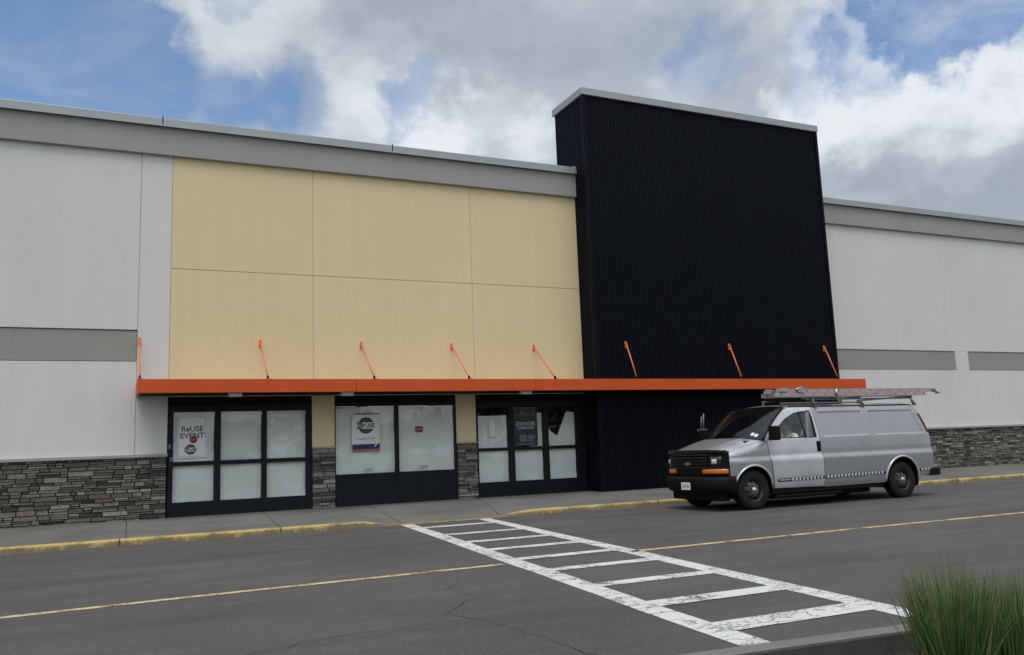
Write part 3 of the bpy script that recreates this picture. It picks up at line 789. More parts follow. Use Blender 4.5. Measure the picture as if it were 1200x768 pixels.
def densify(pts, d=.06):
    o = []
    for a, b in zip(pts, pts[1:]+pts[:1]):
        L = math.hypot(b[0]-a[0], b[1]-a[1]); n = max(1, int(L/d))
        o += [(a[0]+(b[0]-a[0])*i/n, a[1]+(b[1]-a[1])*i/n) for i in range(n)]
    return o
def panel(name, outline, mat, sgn, parent, holes=(), off=0, res=.05, th=.02):
    bm = fill2d(densify(outline), [densify(h) for h in holes], res)
    fn = side(sgn)
    for v in bm.verts:
        fn(v); v.co.y += sgn*off
    for f in bm.faces:
        f.normal_update()
        if f.normal.y*sgn < 0: f.normal_flip()
    n0 = len(bm.verts); r = bmesh.ops.extrude_face_region(bm, geom=bm.faces[:], use_keep_orig=True)
    nv = [g for g in r['geom'] if isinstance(g, bmesh.types.BMVert)]
    inner = set(nv)
    for v in nv: v.co.y -= sgn*th
    for f in bm.faces:
        f.normal_update(); k = sum(v in inner for v in f.verts)
        want = sgn if k == 0 else -sgn
        if k in (0, len(f.verts)) and f.normal.y*want < 0: f.normal_flip()
    nor = []
    bm.verts.index_update()
    for v in bm.verts:
        x, z = v.co.x, v.co.z; e = .012
        def ww(a, b): return hw(a, b)-recess(a, b)
        d = Vector((-(ww(x+e, z)-ww(x-e, z))/(2*e), sgn, -(ww(x, z+e)-ww(x, z-e))/(2*e))).normalized()
        nor.append(-d if v in inner else d)
    o = link(name, bm, mat, parent, smooth=True, recalc=False)
    o.data.normals_split_custom_set_from_vertices(nor); return o
aF = arc(WF, WZ+.01, .475, 5, 178); aR = arc(WR, WZ+.01, .505, -2, 182)
fender = [(12.055, .36)]+aF+[(10.98, .62), (10.95, 1.165), (11.1, 1.195), (11.4, 1.262), (11.7, 1.325), (11.875, 1.36), (11.945, 1.345)]
door = [(12.075, .40), (13.415, .375), (13.375, 1.37), (13.345, 1.8), (13.32, 2.035), (12.9, 2.035), (12.66, 2.02), (12.50, 1.965), (12.25, 1.77), (12.02, 1.53), (11.885, 1.385), (11.96, 1.34)]
dwin = [(12.04, 1.405), (13.30, 1.39), (13.285, 1.8), (13.265, 1.945), (13.0, 1.935), (12.80, 1.90), (12.56, 1.80), (12.38, 1.68), (12.2, 1.54)]
rear = [(13.43, .36)]+[(15.19, .365)]+aR[::-1]+[(16.22, .44), (16.70, .50), (16.745, .9), (16.735, 1.34), (16.66, 1.55), (16.55, 1.78), (16.46, 1.93), (16.38, 2.03), (13.335, 2.04), (13.36, 1.8), (13.39, 1.37)]
rwin = [(13.42, 1.42)]
for sgn in (-1, 1):
    panel('fender', fender, 'silver_paint', sgn, V)
    d_ = panel('front_door', door, 'door_paint' if sgn < 0 else 'silver_paint', sgn, V, [dwin], off=.004)
    if sgn < 0: d_['label'] = 'brighter, paler silver front door'
    panel('rear_side', rear, 'silver_paint', sgn, V, res=.03)
    bm = nb()
    for q in ([(13.45, 1.385), (16.50, 1.385), (16.545, 1.43), (16.46, 1.66), (16.335, 1.90), (16.28, 1.94), (13.44, 1.945)], [(14.83, 1.39), (14.76, 1.94)], [(14.97, 1.39), (14.90, 1.94)]):
        q = [p for a, b in zip(q, q[1:]) for p in [(a[0]+(b[0]-a[0])*k/8, a[1]+(b[1]-a[1])*k/8) for k in range(9)]]
        tube(bm, [(x, VY+sgn*(hw(x, z)-recess(x, z)), z) for x, z in q], .0065, 6)
    link('panel_bead', bm, 'door_paint', V)
    # glass of the door
    panel('window_glass', dwin, 'glass', sgn, d_, off=-.018, th=.004)
    # window surround
    bm = nb(); q = densify(dwin, .05); pts = [Vector((x, VY+sgn*(hw(x, z)-.004), z)) for x, z in q]; tube(bm, pts+[pts[0]], .011, 6, cap=False); link('window_seal', bm, 'black_plastic', d_)
    # vertical division bars
    bm = nb(); tube(bm, [(13.03, VY+sgn*(hw(13, 1.4)-.02), 1.40), (12.965, VY+sgn*(hw(13, 1.93)-.02), 1.93)], .016, 6); link('window_bar', bm, 'black_plastic', d_)
    # handle
    bm = nb(); yy = VY+sgn*hw(13.3, 1.22)
    join(bm, bx(13.27, 13.375, min(yy, yy+sgn*.012), max(yy, yy+sgn*.012), 1.09, 1.31, bev=.01)); box(bm, 13.30, 13.35, min(yy+sgn*.01, yy+sgn*.03), max(yy+sgn*.01, yy+sgn*.03), 1.13, 1.29, bev=.008)
    link('door_handle', bm, 'black_plastic', d_)
    # wheel arch lips
    for nm, a, r in (('arch_lip', aF, 0), ('arch_lip', aR, 0)):
        bm = nb(); tube(bm, [(x, VY+sgn*(hw(x, z)+.004), z) for x, z in a], .021, 8); link(nm, bm, 'door_paint', V)
    # wheel wells
    for cx in (WF, WR):
        bm = nb(); y0, y1 = VY+sgn*.93, VY+sgn*.55
        lathe_y(bm, [(.50, y0), (.50, y1), (.02, y1)], cx, WZ+.02, 28); 
        for v in list(bm.verts):
            if v.co.z < .24: v.co.z = .24
        link('wheel_well', bm, 'black_plastic', V)
    # rocker
    link('running_board', bx(12.1, 13.9, min(VY+sgn*.78, VY+sgn*.93), max(VY+sgn*.78, VY+sgn*.93), .20, .255, bev=.015), 'black_plastic', V)
    link('rocker', bx(12.02, 15.2, min(VY+sgn*.80, VY+sgn*.90), max(VY+sgn*.80, VY+sgn*.90), .27, .42, bev=.02), 'black_plastic', V)
    # drip rail
    bm = nb(); tube(bm, [(x, VY+sgn*(hw(x, 2.045)+.006), 2.046) for x in [12.75+.3*i for i in range(13)]], .012, 6); link('drip_rail', bm, 'black_plastic', V)
    # stripe of chevrons low on the side
    def stripe(x0, x1, parent, lead):
        st = densify([(x0, .515+.01*(x0-12.1)), (x1, .515+.01*(x1-12.1)), (x1, .589+.01*(x1-12.1)), (x0, .589+.01*(x0-12.1))], .1)
        bm = fill2d(st, (), .1)
        for v in bm.verts: v.co.y = VY+sgn*(hw(v.co.x, v.co.z)+.0065)
        o = link('stripe_band', bm, 'gloss_black', parent, smooth=True); solidify(o, .001)
        bm = nb(); x = x0+lead
        while x < x1-.09:
            zb = .552+.01*(x-12.1); h = .03
            for dz0, dz1 in ((0, h), (0, -h)):
                vs_ = [(x, zb), (x+.045, zb), (x+.045+.04, zb+dz1), (x+.04, zb+dz1)]
                bm.faces.new([bm.verts.new((a, VY+sgn*(hw(a, b)+.0095), b)) for a, b in vs_])
            x += .098
        link('stripe_chevrons', bm, 'white_vinyl', o, recalc=True)
    stripe(12.14, 13.40, d_, .36); stripe(13.44, 15.19, V, .02); stripe(16.24, 16.70, V, .03)
    if sgn < 0:
        bm = nb()
        for k, (a, b) in enumerate(((12.165, 12.175), (12.20, 12.25), (12.26, 12.30), (12.315, 12.37), (12.38, 12.42), (12.44, 12.475))):
            yy = VY-hw(12.3, .552)-.0095; box(bm, a, b, yy, yy+.001, .542 if k else .527, .567 if k else .579)
        link('stripe_marks', bm, 'light_ink', d_)
    # mirror
    my = VY+sgn*1.0
    bm = nb(); box(bm, 11.93, 12.06, min(my+sgn*.02, my+sgn*.26), max(my+sgn*.02, my+sgn*.26), 1.36, 1.65, bev=.03)
    tube(bm, [(12.03, VY+sgn*.93, 1.40), (12.0, my+sgn*.06, 1.42)], .035, 8); tube(bm, [(12.06, VY+sgn*.92, 1.50), (12.0, my+sgn*.06, 1.54)], .02, 8)
    mr_ = link('side_mirror', bm, 'black_plastic', V, smooth='auto')
    link('mirror_glass', bx(12.061, 12.066, min(my+sgn*.05, my+sgn*.235), max(my+sgn*.05, my+sgn*.235), 1.39, 1.62), 'chrome', mr_)
# far mirror folded upright shows bright edges
bm = nb(); tube(bm, [(11.98, -4.62, 1.66), (12.02, -4.62, 1.95)], .012, 8); tube(bm, [(12.1, -4.56, 1.66), (12.13, -4.56, 2.02)], .018, 8)
box(bm, 11.96, 12.14, -4.66, -4.5, 1.62, 1.67, bev=.01)
link('mirror_bracket', bm, 'steel_grey', V)

# roof
def roofpt(u, v):
    vv = 2*v-1; a = abs(vv); xf = 12.47+.11*a**2.5; xr = 16.42-.04*a**4; x = xf+(xr-xf)*u
    w = hw(max(x, 12.5), 2.035)*1.0; ze = 2.035; crown = .082*(1-a**3.2)
    ff = 1-.55*(1-lin(u, 0, .12))**2*(1-a**4)
    return (x, VY+vv*w, ze+crown*ff-.07*max(0, (u-.9)/.1)**2*(1-a**4)+.006*math.sin(vv*22)*(1-a)*(1 if u > .1 else 0))
bm = nb(); grid(bm, roofpt, 40, 36); o = link('roof_panel', bm, 'silver_paint', V, smooth=True); solidify(o, .02)
def edge(u):
    x = 10.95+(11.875-10.95)*u; return x, 1.165+.195*u
def hoodpt(u, v):
    vv = 2*v-1; a = abs(vv); xe, ze = edge(u); xc = 10.70+(11.50-10.70)*u; zc = 1.215+.20*u+.035*math.sin(u*math.pi*.8)
    x = xc+(xe-xc)*a**3.2; z = zc+(ze-zc)*a**3.5+.012*math.exp(-((a-.62)/.06)**2)*(.3+u*.7)
    if u < .05: z -= .02*(1-u/.05)
    w = hw(xe, ze)
    return (x, VY+vv*w, z)
bm = nb(); grid(bm, hoodpt, 20, 48); o = link('hood', bm, 'silver_paint', V, smooth=True); solidify(o, .02)
# windscreen
def wspt(u, v):
    vv = 2*v-1; a = abs(vv)
    b = Vector((11.53+.345*a**2.3, VY+vv*.925, 1.415-.045*a**3)); t = Vector((12.46+.105*a**2.5, VY+vv*.815, 2.062-.03*a**3))
    p = b.lerp(t, u); p.x -= .03*math.sin(u*math.pi); p.z += .018*math.sin(u*math.pi); return p
bm = nb(); grid(bm, wspt, 14, 30); ws = link('windscreen', bm, 'tinted_glass', V, smooth=True)
bm = nb()
for vv in (0, 1):
    tube(bm, [Vector(wspt(k/14, vv))+Vector((.0, 0, 0)) for k in range(15)], .022, 6)
tube(bm, [Vector(wspt(0, k/24)) for k in range(25)], .016, 6); tube(bm, [Vector(wspt(1, k/24)) for k in range(25)], .016, 6)
link('windscreen_seal', bm, 'black_plastic', ws)
# A pillar skins
for sgn in (-1, 1):
    bm = nb(); N = 14
    for k in range(N+1): pass
    pa = [Vector(wspt(k/N, 0 if sgn < 0 else 1)) for k in range(N+1)]
    pb = []
    zz = [(11.885, 1.385), (12.02, 1.53), (12.25, 1.77), (12.50, 1.965), (12.66, 2.02)]
    for k in range(N+1):
        z = pa[k].z; x = interp(z, [q[1] for q in zz], [q[0] for q in zz]); pb.append(Vector((x+.02, VY+sgn*(hw(x, z)-.004), z)))
    va = [bm.verts.new(p) for p in pa]; vb = [bm.verts.new(p) for p in pb]
    for k in range(N): bm.faces.new((va[k], va[k+1], vb[k+1], vb[k]))
    o = link('windscreen_pillar', bm, 'silver_paint', V, smooth=True); solidify(o, .01, 0)
link('cowl', bx(11.52, 11.9, VY-.78, VY+.78, 1.33, 1.372), 'black_plastic', V)
for y0 in (-.55, .15):
    bm = nb(); p0 = Vector(wspt(0.03, (y0+.0)/1.85+.5)); p1 = Vector(wspt(.16, (y0+.62)/1.85+.5))
    off = Vector((-.03, 0, .02)); tube(bm, [p0+off, p0.lerp(p1, .5)+off, p1+off], .008, 6); link('wiper', bm, 'black_plastic', V)
bm = nb()
for v0, u0 in ((.06, .07), (.10, .10)):
    p = [Vector(wspt(u0+a, v0+b))+Vector((-.008, 0, .008)) for a, b in ((0, 0), (0, .03), (.08, .03), (.08, 0))]
    bm.faces.new([bm.verts.new(q) for q in p])
link('inspection_sticker', bm, 'white_vinyl', ws)

# front fascia
def fx(v): a = abs(v); return 10.665+.05*v*v+.23*a**7
def front(bm, z0, z1, dx, vmax=1.0, n=40, mi=0, prof=None, v0=None):
    v0 = -vmax if v0 is None else v0
    def f(u, t):
        v = v0+(vmax-v0)*u; z = z0+(z1-z0)*t; k = prof(t) if prof else 0
        return (fx(v)+dx-k, VY+v*(hw(10.95, .9)+.0)*(1+.0*k), z)
    return grid(bm, f, n, 6, mi)
bm = nb(); front(bm, .66, 1.185, .03); FR = link('front_fascia', bm, 'black_plastic', V, smooth=True); solidify(FR, .02)
bm = nb()
for i in range(5): front(bm, .86+i*.062, .885+i*.062, -.002, .62, 30)
o = link('grille', bm, 'gloss_black', FR, smooth=True); solidify(o, .02)
bm = nb()
for zc in (.85, 1.165):
    tube(bm, [(fx(v)+.012, VY+v*.955, zc) for v in [-.95+.1*i for i in range(20)]], .012, 8)
link('grille_surround', bm, 'gloss_black', FR)
# emblem: gold bow-tie shape
ex = fx(0)-.008
def yz_plate(pts, x, t):
    bm = nb(); a = [bm.verts.new((x, VY+y, z)) for y, z in pts]; b = [bm.verts.new((x+t, VY+y, z)) for y, z in pts]
    bm.faces.new(a); bm.faces.new(b[::-1])
    for i in range(len(pts)): bm.faces.new((a[i], a[(i+1) % len(pts)], b[(i+1) % len(pts)], b[i]))
    return bm
em = [(-.105, -.018), (-.035, -.018), (-.035, -.038), (.045, -.038), (.045, -.018), (.095, -.018), (.105, .018), (.035, .018), (.035, .038), (-.045, .038), (-.045, .018), (-.095, .018)]
link('grille_emblem', yz_plate([(y, z+.945) for y, z in em], ex-.02, .02), 'gold', FR)
for sgn in (-1, 1):
    def lampgrid(v0, v1, z0, z1, dx, nm, mat, parent):
        bm = nb()
        def f(u, t): v = v0+(v1-v0)*u; return (fx(v)+dx, VY+sgn*v*.975, z0+(z1-z0)*t)
        grid(bm, f, 12, 3); 
        o = link(nm, bm, mat, parent, smooth=True); solidify(o, .015, 0); return o
    hl = lampgrid(.66, .90, .885, 1.08, .012, 'headlamp', 'gloss_black', FR)
    lampgrid(.73, .83, .94, 1.03, -.004, 'headlamp_lens', 'lamp_glass', hl)
    lampgrid(.46, .985, .745, .835, -.002, 'turn_signal', 'amber_lens', FR)
# dark deflector on the hood edge
bm = nb(); grid(bm, lambda u, t: (fx((-1+2*u)*.985)-.008-.018*t+.012*t*t, VY+(-1+2*u)*.945, 1.165+.06*t-.02*abs(-1+2*u)**6), 40, 4)
o = link('bug_deflector', bm, 'gloss_black', V, smooth=True); solidify(o, .006)
# bumper
BP = [(.02, .69), (-.055, .675), (-.085, .62), (-.085, .50), (-.06, .42), (.0, .37), (.05, .36)]
bm = nb(); N = 48; rows = []
for i in range(N+1):
    v = -1+2*i/N; base = fx(v)
    if abs(v) == 1: base = fx(1)
    rows.append([bm.verts.new((base+o, VY+v*(.97-o*.35*abs(v)**6), z)) for o, z in BP])
def addend(row_src, sg):
    r = [bm.verts.new((11.09, VY+sg*(.955-.25*(o if o < 0 else 0)), z)) for o, z in BP]; return r
rows = [addend(None, -1)]+rows+[addend(None, 1)]
for a, b in zip(rows, rows[1:]):
    for k in range(len(BP)-1): bm.faces.new((a[k], a[k+1], b[k+1], b[k]))
BPo = link('front_bumper', bm, 'black_plastic', V, smooth=True); solidify(BPo, .02)
link('air_dam', bx(10.80, 11.05, VY-.80, VY+.80, .20, .38, bev=.03), 'black_plastic', V)
pl = link('license_plate', bx(10.562, 10.572, VY-.15, VY+.15, .42, .57, bev=.003), 'white_vinyl', BPo)
rotp = Matrix.Rotation(rad(-90), 4, 'Z') @ Matrix.Rotation(rad(90), 4, 'X')
link('plate_lettering', text_bm('127 W', .085, 10.560, VY, .49, rot=rotp, bold=.001), 'navy_ink', pl)

# rear end
def rearx(z): return interp(z, [.45, .9, 1.34, 1.55, 1.78, 1.93, 2.03], [16.70, 16.745, 16.735, 16.66, 16.55, 16.46, 16.38])
def rearpt(u, t):
    vv = -1+2*u; a = abs(vv); z = .47+(2.035-.47)*t; x = rearx(z); return (x+.05*(1-a**5), VY+vv*hw(x, z), z+.07*(1-a**3.2)*lin(z, 1.7, 2.035))
bm = nb(); grid(bm, rearpt, 30, 30); rp = link('rear_door_panel', bm, 'silver_paint', V, smooth=True)
solidify(rp, .015)
bm = nb(); tube(bm, [Vector(rearpt(.5, t/20))+Vector((.004, 0, 0)) for t in range(21)], .008, 6); link('door_gap', bm, 'black_plastic', rp)
for sgn in (-1, 1):
    bm = nb()
    def f(u, t):
        z = 1.42+.42*t; x = rearx(z)-.045+.05*u; return (x, VY+sgn*(hw(x, z)+.006), z)
    grid(bm, f, 4, 10); o = link('tail_lamp', bm, 'red_lens', V, smooth=True); solidify(o, .02, 0)
bm = nb(); box(bm, 16.70, 16.88, VY-.95, VY+.95, .44, .60, bev=.025); box(bm, 16.60, 16.88, VY-.98, VY-.92, .45, .61, bev=.02); box(bm, 16.60, 16.88, VY+.92, VY+.98, .45, .61, bev=.02)
link('rear_bumper', bm, 'black_plastic', V)
bm = nb(); tube(bm, [(16.4, VY, .40), (16.95, VY, .40)], .035, 8); box(bm, 16.85, 16.95, VY-.06, VY+.06, .33, .42, bev=.01); link('tow_hitch', bm, 'black_plastic', V)
# underbody
bm = nb(); box(bm, 11.1, 16.6, VY-.60, VY+.60, .27, .48); box(bm, 12.1, 15.1, VY-.85, VY+.85, .40, .46); box(bm, 12.15, 14.95, VY-.72, VY+.72, .165, .41, bev=.04); link('underbody', bm, 'black_plastic', V)
bm = nb(); tube(bm, [(WR, VY-.75, WZ), (WR, VY+.75, WZ)], .05, 10); tube(bm, [(WF, VY-.75, WZ-.04), (WF, VY+.75, WZ-.04)], .04, 10)
tube(bm, [(12.4, VY-.3, .32), (14, VY-.35, .30), (15, VY-.45, .32), (16.3, VY-.5, .33)], .035, 8); box(bm, 13.6, 14.4, VY-.75, VY-.45, .24, .36, bev=.04); box(bm, 16.0, 16.15, VY-.8, VY-.7, .22, .45)
link('axle', bm, 'black_plastic', V)
# wheels
for cx in (WF, WR):
    for sgn in (-1, 1):
        yo = VY+sgn*.955; s_ = -sgn
        bm = nb(); R = .392
        lathe_y(bm, [(.225, yo+s_*.03), (.24, yo+s_*.012), (.30, yo+s_*.0), (.345, yo+s_*.004), (.378, yo+s_*.022), (R, yo+s_*.05), (R+.002, yo+s_*.12), (R, yo+s_*.19), (.37, yo+s_*.225), (.30, yo+s_*.24), (.22, yo+s_*.22)], cx, WZ-.002, 56)
        for k in range(28):      # tread blocks
            a = 2*math.pi*k/28
            for yy in (.045, .12, .195):
                b2 = bx(-.03, .03, yo+s_*yy-.025, yo+s_*yy+.025, R-.004, R+.004)
                bmesh.ops.transform(b2, matrix=Matrix.Translation((cx, 0, WZ-.002)) @ Matrix.Rotation(a+yy, 4, 'Y'), verts=b2.verts); join(bm, b2)
        wh = link('wheel', bm, 'rubber', V, smooth='auto')
        bm = nb()
        lathe_y(bm, [(.228, yo+s_*.028), (.222, yo+s_*.022), (.21, yo+s_*.03), (.20, yo+s_*.075), (.19, yo+s_*.085), (.175, yo+s_*.06), (.13, yo+s_*.035), (.105, yo+s_*.03), (.085, yo+s_*.045), (.0001, yo+s_*.045)], cx, WZ-.002, 40)
        rm = link('rim', bm, 'steel_rim', wh, smooth='auto')
        bm = nb()
        for k in range(8):
            a = 2*math.pi*k/8+.2; p = Vector((cx+.155*math.cos(a), 0, WZ+.155*math.sin(a)))
            tube(bm, [(p.x, yo+s_*.043, p.z), (p.x, yo+s_*.07, p.z)], .026, 12)
        link('rim_hole', bm, 'black_plastic', rm)
        bm = nb(); lathe_y(bm, [(.062, yo+s_*.046), (.060, yo+s_*.0), (.05, yo-s_*.012), (.0001, yo-s_*.018)], cx, WZ-.002, 24)
        for k in range(8):
            a = 2*math.pi*k/8; tube(bm, [(cx+.085*math.cos(a), yo+s_*.045, WZ+.085*math.sin(a)), (cx+.085*math.cos(a), yo+s_*.012, WZ+.085*math.sin(a))], .012, 6)
        link('hub_cap', bm, 'chrome', rm)
# interior
bm = nb(); box(bm, 11.75, 12.12, VY-.82, VY+.82, 1.0, 1.38, bev=.05); box(bm, 12.0, 12.2, VY-.15, VY+.15, .5, 1.15, bev=.03); link('dashboard', bm, 'black_plastic', V)
bm = nb(); box(bm, 11.6, 13.45, VY-.80, VY+.80, .46, .52); link('cab_floor', bm, 'black_plastic', V)
link('partition', bx(13.46, 13.48, VY-.84, VY+.84, .5, 2.02), 'grey_panel', V)
for sy in (-.50, .50):
    bm = nb(); box(bm, 12.68, 13.2, VY+sy-.25, VY+sy+.25, .74, .90, bev=.05); box(bm, 13.12, 13.27, VY+sy-.24, VY+sy+.24, .86, 1.50, bev=.05); box(bm, 13.16, 13.26, VY+sy-.13, VY+sy+.13, 1.50, 1.70, bev=.04)
    box(bm, 12.75, 13.15, VY+sy-.2, VY+sy+.2, .52, .76)
    link('seat', bm, 'seat_cloth', V)
bm = nb(); cc = Vector((12.33, VY-.50, 1.20)); ax = Vector((-.85, 0, .5)).normalized(); u_ = Vector((0, 1, 0)); v_ = ax.cross(u_)
tube(bm, [cc+(u_*math.cos(t)+v_*math.sin(t))*.19 for t in [2*math.pi*k/24 for k in range(25)]], .014, 8); tube(bm, [cc, cc+ax*.22], .03, 8)
for t in (0, 2.1, 4.2): tube(bm, [cc, cc+(u_*math.cos(t)+v_*math.sin(t))*.19], .012, 6)
link('steering_wheel', bm, 'black_plastic', V)
# belt bands behind the side glass (pale trim seen through it)
bm = nb(); box(bm, 13.15, 13.30, VY-.83, VY-.80, 1.2, 1.97); link('cab_pillar', bm, 'aluminium', V)
bm = nb(); pts = [(13.30, VY-.79, 1.90), (13.12, VY-.72, 1.5), (13.05, VY-.68, 1.3)]; tube(bm, pts, .015, 6); link('seat_belt', bm, 'grey_panel', V)

# ladder rack
rk = link('roof_rack', bx(13.3, 16.5, VY-.74, VY-.70, 2.185, 2.215, bev=.004), 'steel_grey', V)
link('rack_rail', bx(13.9, 16.5, VY+.70, VY+.74, 2.185, 2.215, bev=.004), 'steel_grey', rk)
for x in (13.45, 14.82, 16.42):
    link('rack_crossbar', bx(x-.025, x+.025, VY-.80, VY+.80, 2.218, 2.255, bev=.006), 'steel_grey', rk)
    for sgn in (-1, 1):
        bm = nb(); tube(bm, [(x+.05, VY+sgn*.80, 2.05), (x, VY+sgn*.775, 2.15), (x, VY+sgn*.76, 2.235)], [.04, .030, .024], 8); box(bm, x-.01, x+.10, VY+sgn*.80-.03, VY+sgn*.80+.03, 2.03, 2.06, bev=.006)
        link('rack_foot', bm, 'steel_grey', rk)
bm = nb(); tube(bm, [(14.1, VY-.82, 2.42), (14.08, VY-.84, 2.34), (14.14, VY-.83, 2.22), (14.2, VY-.80, 2.10)], [.022, .026, .03, .03], 8); link('ladder_clamp', bm, 'chrome', rk)
link('rack_plank', bx(12.75, 14.35, VY-.45, VY-.10, 2.19, 2.257), 'black_plastic', rk)

# extension ladder
LD = thing('extension_ladder', 'long pinkish fibreglass extension ladder lying on the roof rack of the silver van', 'ladder', (14.6, VY-.62, 2.257))
def rail_(y, z0, z1, x0, x1, nm='rail'):
    bm = nb(); t = .006; sg = 1 if y < VY-.58 else -1
    box(bm, x0, x1, y-.003, y+.003, z0, z1); box(bm, x0, x1, min(y, y+sg*.03), max(y, y+sg*.03), z0, z0+.006); box(bm, x0, x1, min(y, y+sg*.03), max(y, y+sg*.03), z1-.006, z1)
    return link(nm, bm, 'ladder_rail', LD)
L0, L1 = 12.40, 17.12
ra = rail_(VY-.80, 2.258, 2.338, L0, L1-.25); rail_(VY-.38, 2.258, 2.338, L0, L1-.25)
rail_(VY-.785, 2.342, 2.422, L0+.06, L1); rail_(VY-.395, 2.342, 2.422, L0+.06, L1)
for z, ya, yb, x0, off in ((2.298, VY-.796, VY-.384, L0+.15, 0), (2.382, VY-.781, VY-.399, L0+.30, 0)):
    x = x0
    while x < L1-.2:
        bm = nb(); tube(bm, [(x, ya, z), (x, yb, z)], .017, 8); link('rung', bm, 'aluminium', LD)
        bm = nb(); tube(bm, [(x, ya-.012, z), (x, ya+.002, z)], .013, 8); link('rung_end', bm, 'black_plastic', LD)
        x += .305
for y in (VY-.80, VY-.38):
    bm = nb(); box(bm, L1-.02, L1+.10, y-.012, y+.03, 2.33, 2.41, bev=.008); tube(bm, [(L1+.04, y, 2.37), (L1+.17, y, 2.31)], .022, 8); box(bm, L1+.10, L1+.22, y-.03, y+.04, 2.295, 2.315)
    link('ladder_foot', bm, 'steel_grey', LD)
    bm = nb(); box(bm, L0+.12, L0+.32, y-.02, y+.02, 2.36, 2.435, bev=.006); tube(bm, [(L0+.55, y-.02, 2.40), (L0+.72, y-.02, 2.455)], .018, 8); box(bm, L0+.62, L0+.78, y-.025, y+.02, 2.35, 2.45, bev=.005)
    link('rung_lock', bm, 'aluminium', LD)
bm = nb()
for x in (15.45, 16.0, 16.35): box(bm, x, x+.16, VY-.8045, VY-.8035 if False else VY-.8035, 2.275, 2.322)
link('ladder_label', bm, 'light_ink', ra)

# paper on the dashboard
bm = crumple([(0, 0), (.26, 0), (.26, .2), (0, .2)], 0, .03, 3, .04)
bmesh.ops.transform(bm, matrix=Matrix.Translation((11.86, VY-.05, 1.40)) @ Matrix.Rotation(rad(60), 4, 'X') @ Matrix.Rotation(rad(25), 4, 'Y'), verts=bm.verts)
tag(link('paper_sheet', bm, 'white_vinyl', loc=(11.9, VY-.05, 1.40)), 'crumpled white paper lying on the van dashboard behind the windscreen', 'paper')

# far-off woods across the car park, seen only mirrored in the shop glass
random.seed(5); bm = nb()
for i in range(30):
    cx = -95+i*6.6+random.uniform(-2, 2); cy = -78+random.uniform(-5, 5); H = random.uniform(5.0, 9.5); R0 = random.uniform(2.6, 4.2)
    tube(bm, [(cx, cy, 0), (cx+.2, cy, H*.55)], [.3, .15], 6)
    for k in range(420):
        d = Vector((random.gauss(0, 1), random.gauss(0, 1), random.gauss(0, 1))).normalized()*random.uniform(.35, 1)
        c0 = Vector((cx+d.x*R0, cy+d.y*R0, H*.58+d.z*H*.42)); a = Vector((random.gauss(0, 1), random.gauss(0, 1), random.gauss(0, 1))).normalized(); b = a.orthogonal().normalized(); r = random.uniform(.3, .6)
        bm.faces.new([bm.verts.new(c0+a*r), bm.verts.new(c0+b*r*.6), bm.verts.new(c0-a*r), bm.verts.new(c0-b*r*.6)])
simple('woods_leaf', (.05, .075, .03), .8)
struct(link('woods', bm, 'woods_leaf', recalc=False), 'stuff')

# ------------------------------------------------------------------ driver
def skin(name, verts, edges, radii, mat, parent=None, loc=None, sub=2):
    me = bpy.data.meshes.new(name); o = bpy.data.objects.new(name, me); COL.objects.link(o)
    org = origin(parent) if parent is not None else Vector(loc)
    me.from_pydata([Vector(v)-org for v in verts], edges, [])
    o.modifiers.new('skin', 'SKIN'); ly = me.skin_vertices[0]
    for i, r in enumerate(radii):
        ly.data[i].radius = r if isinstance(r, tuple) else (r, r); ly.data[i].use_root = (i == 0)
    m = o.modifiers.new('sub', 'SUBSURF'); m.levels = m.render_levels = sub
    dg = bpy.context.evaluated_depsgraph_get(); dg.update()
    nm = bpy.data.meshes.new_from_object(o.evaluated_get(dg)); o.modifiers.clear(); o.data = nm; bpy.data.meshes.remove(me); nm.name = name
    nm.materials.clear(); nm.materials.append(M[mat])
    for p in nm.polygons: p.use_smooth = True
    if parent is not None: o.parent = parent
    else: o.location = loc
    return o
PY = VY-.50
def driver():
    v = []; e = []; r = []
    def add(p, rr, par=None):
        v.append(Vector(p)); r.append(rr)
        if par is not None: e.append((par, len(v)-1))
        return len(v)-1
    pel = add((13.02, PY, .97), (.15, .13)); wa = add((13.02, PY, 1.12), (.14, .11), pel); ch = add((12.98, PY, 1.30), (.16, .12), wa)
    nk0 = add((12.94, PY, 1.46), (.09, .08), ch); nk = add((12.91, PY, 1.53), .055, nk0)
    hd0 = add((12.875, PY, 1.60), (.075, .08), nk); hd1 = add((12.85, PY, 1.68), (.082, .10), hd0); add((12.86, PY, 1.755), (.06, .07), hd1)
    for sy in (-1, 1):
        hp = add((12.98, PY+sy*.10, .96), .095, pel); kn = add((12.56, PY+sy*.14, 1.0), .07, hp); an = add((12.30, PY+sy*.14, .62), .045, kn); add((12.16, PY+sy*.14, .56), .035, an)
        sh = add((12.96, PY+sy*.19, 1.42), .065, nk0)
        if sy < 0: el = add((12.86, PY-.29, 1.32), .047, sh); wr = add((12.62, PY-.20, 1.40), .03, el); hn = add((12.55, PY-.17, 1.43), .033, wr)
        else: el = add((12.86, PY+.24, 1.18), .047, sh); wr = add((12.60, PY+.10, 1.30), .03, el); hn = add((12.53, PY+.06, 1.34), .033, wr)
        base = v[hn]; d = (v[hn]-v[wr]).normalized()
        for k in range(4):
            f0 = add(base+d*.03+Vector((0, .0, (k-1.5)*.018)), .009, hn); f1 = add(base+d*(.06-.004*abs(k-1.3))+Vector((0, .012, (k-1.5)*.019)), .008, f0); add(base+d*(.075)+Vector((0, .035, (k-1.5)*.019)), .007, f1)
        t0 = add(base+Vector((.0, .02, .035)), .010, hn); add(base+d*.03+Vector((0, .03, .055)), .008, t0)
    return v, e, r
dv, de, dr = driver()
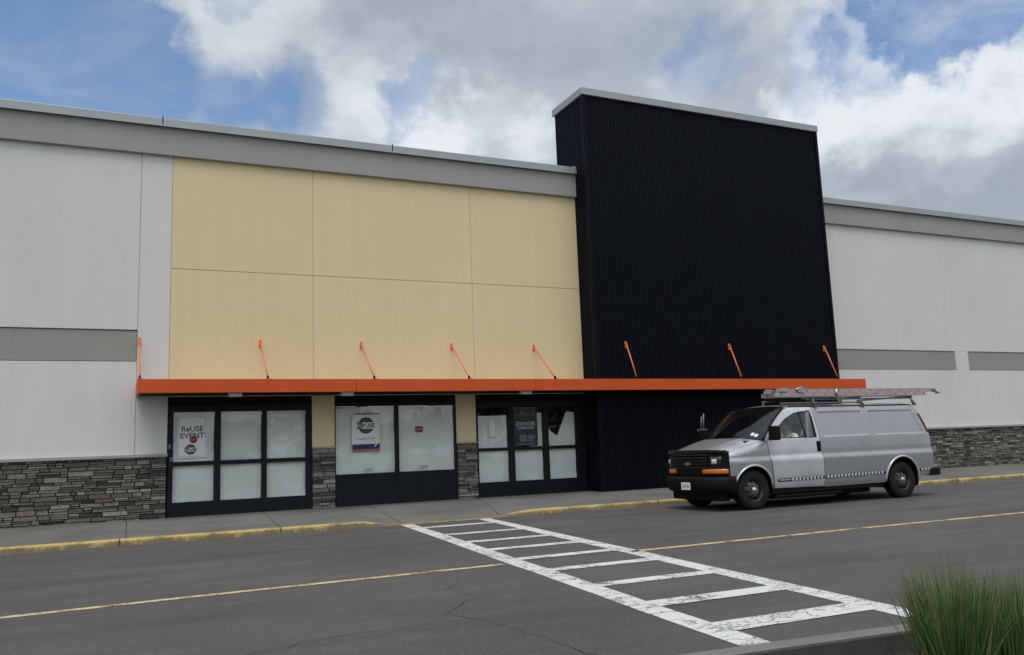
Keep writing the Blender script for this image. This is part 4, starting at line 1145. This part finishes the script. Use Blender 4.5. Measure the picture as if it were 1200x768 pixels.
D = skin('person', dv, de, dr, 'skin', loc=(13.02, PY, .9))
tag(D, 'person in a white shirt sitting at the wheel of the silver van', 'person')
idx = {}
# shirt: torso, shoulders and upper arms
sv = [(13.02, PY, .95), (13.02, PY, 1.12), (12.98, PY, 1.30), (12.945, PY, 1.45), (12.96, PY-.20, 1.42), (12.875, PY-.285, 1.335), (12.96, PY+.20, 1.42), (12.88, PY+.24, 1.22)]
skin('shirt', sv, [(0, 1), (1, 2), (2, 3), (3, 4), (4, 5), (3, 6), (6, 7)], [(.165, .15), (.16, .13), (.18, .14), (.10, .09), .085, .072, .085, .07], 'shirt', D)
sv = [(13.02, PY, .94), (12.98, PY-.10, .955), (12.56, PY-.14, 1.0), (12.32, PY-.14, .66), (12.98, PY+.10, .955), (12.56, PY+.14, 1.0), (12.32, PY+.14, .66)]
skin('trousers', sv, [(0, 1), (1, 2), (2, 3), (0, 4), (4, 5), (5, 6)], [(.16, .14), .11, .085, .065, .11, .085, .065], 'trousers', D)
bm = nb(); bmesh.ops.create_uvsphere(bm, u_segments=24, v_segments=16, radius=1)
for q in list(bm.verts):
    co = q.co.copy(); q.co = Vector((12.872+co.x*.098, PY+co.y*.088, 1.715+co.z*.092))
    if co.x < -.45 and co.z < .45: q.co.x = 12.872-.045
link('hair', bm, 'hair', D, smooth=True)
bm = nb()
tube(bm, [(12.755, PY, 1.69), (12.735, PY, 1.655), (12.757, PY, 1.65)], [.008, .014, .008], 8)
for sy in (-1, 1): tube(bm, [(12.862, PY+sy*.078, 1.70), (12.868, PY+sy*.092, 1.68), (12.866, PY+sy*.08, 1.655)], [.008, .014, .008], 8)
link('face_details', bm, 'skin', D)
bm = nb()
for sy in (-1, 1): tube(bm, [(12.768, PY+sy*.035-.012, 1.69), (12.768, PY+sy*.035+.012, 1.69)], .006, 6)
tube(bm, [(12.768, PY-.022, 1.62), (12.764, PY, 1.618), (12.768, PY+.022, 1.62)], .004, 6)
link('eyes_and_mouth', bm, 'hair', D)
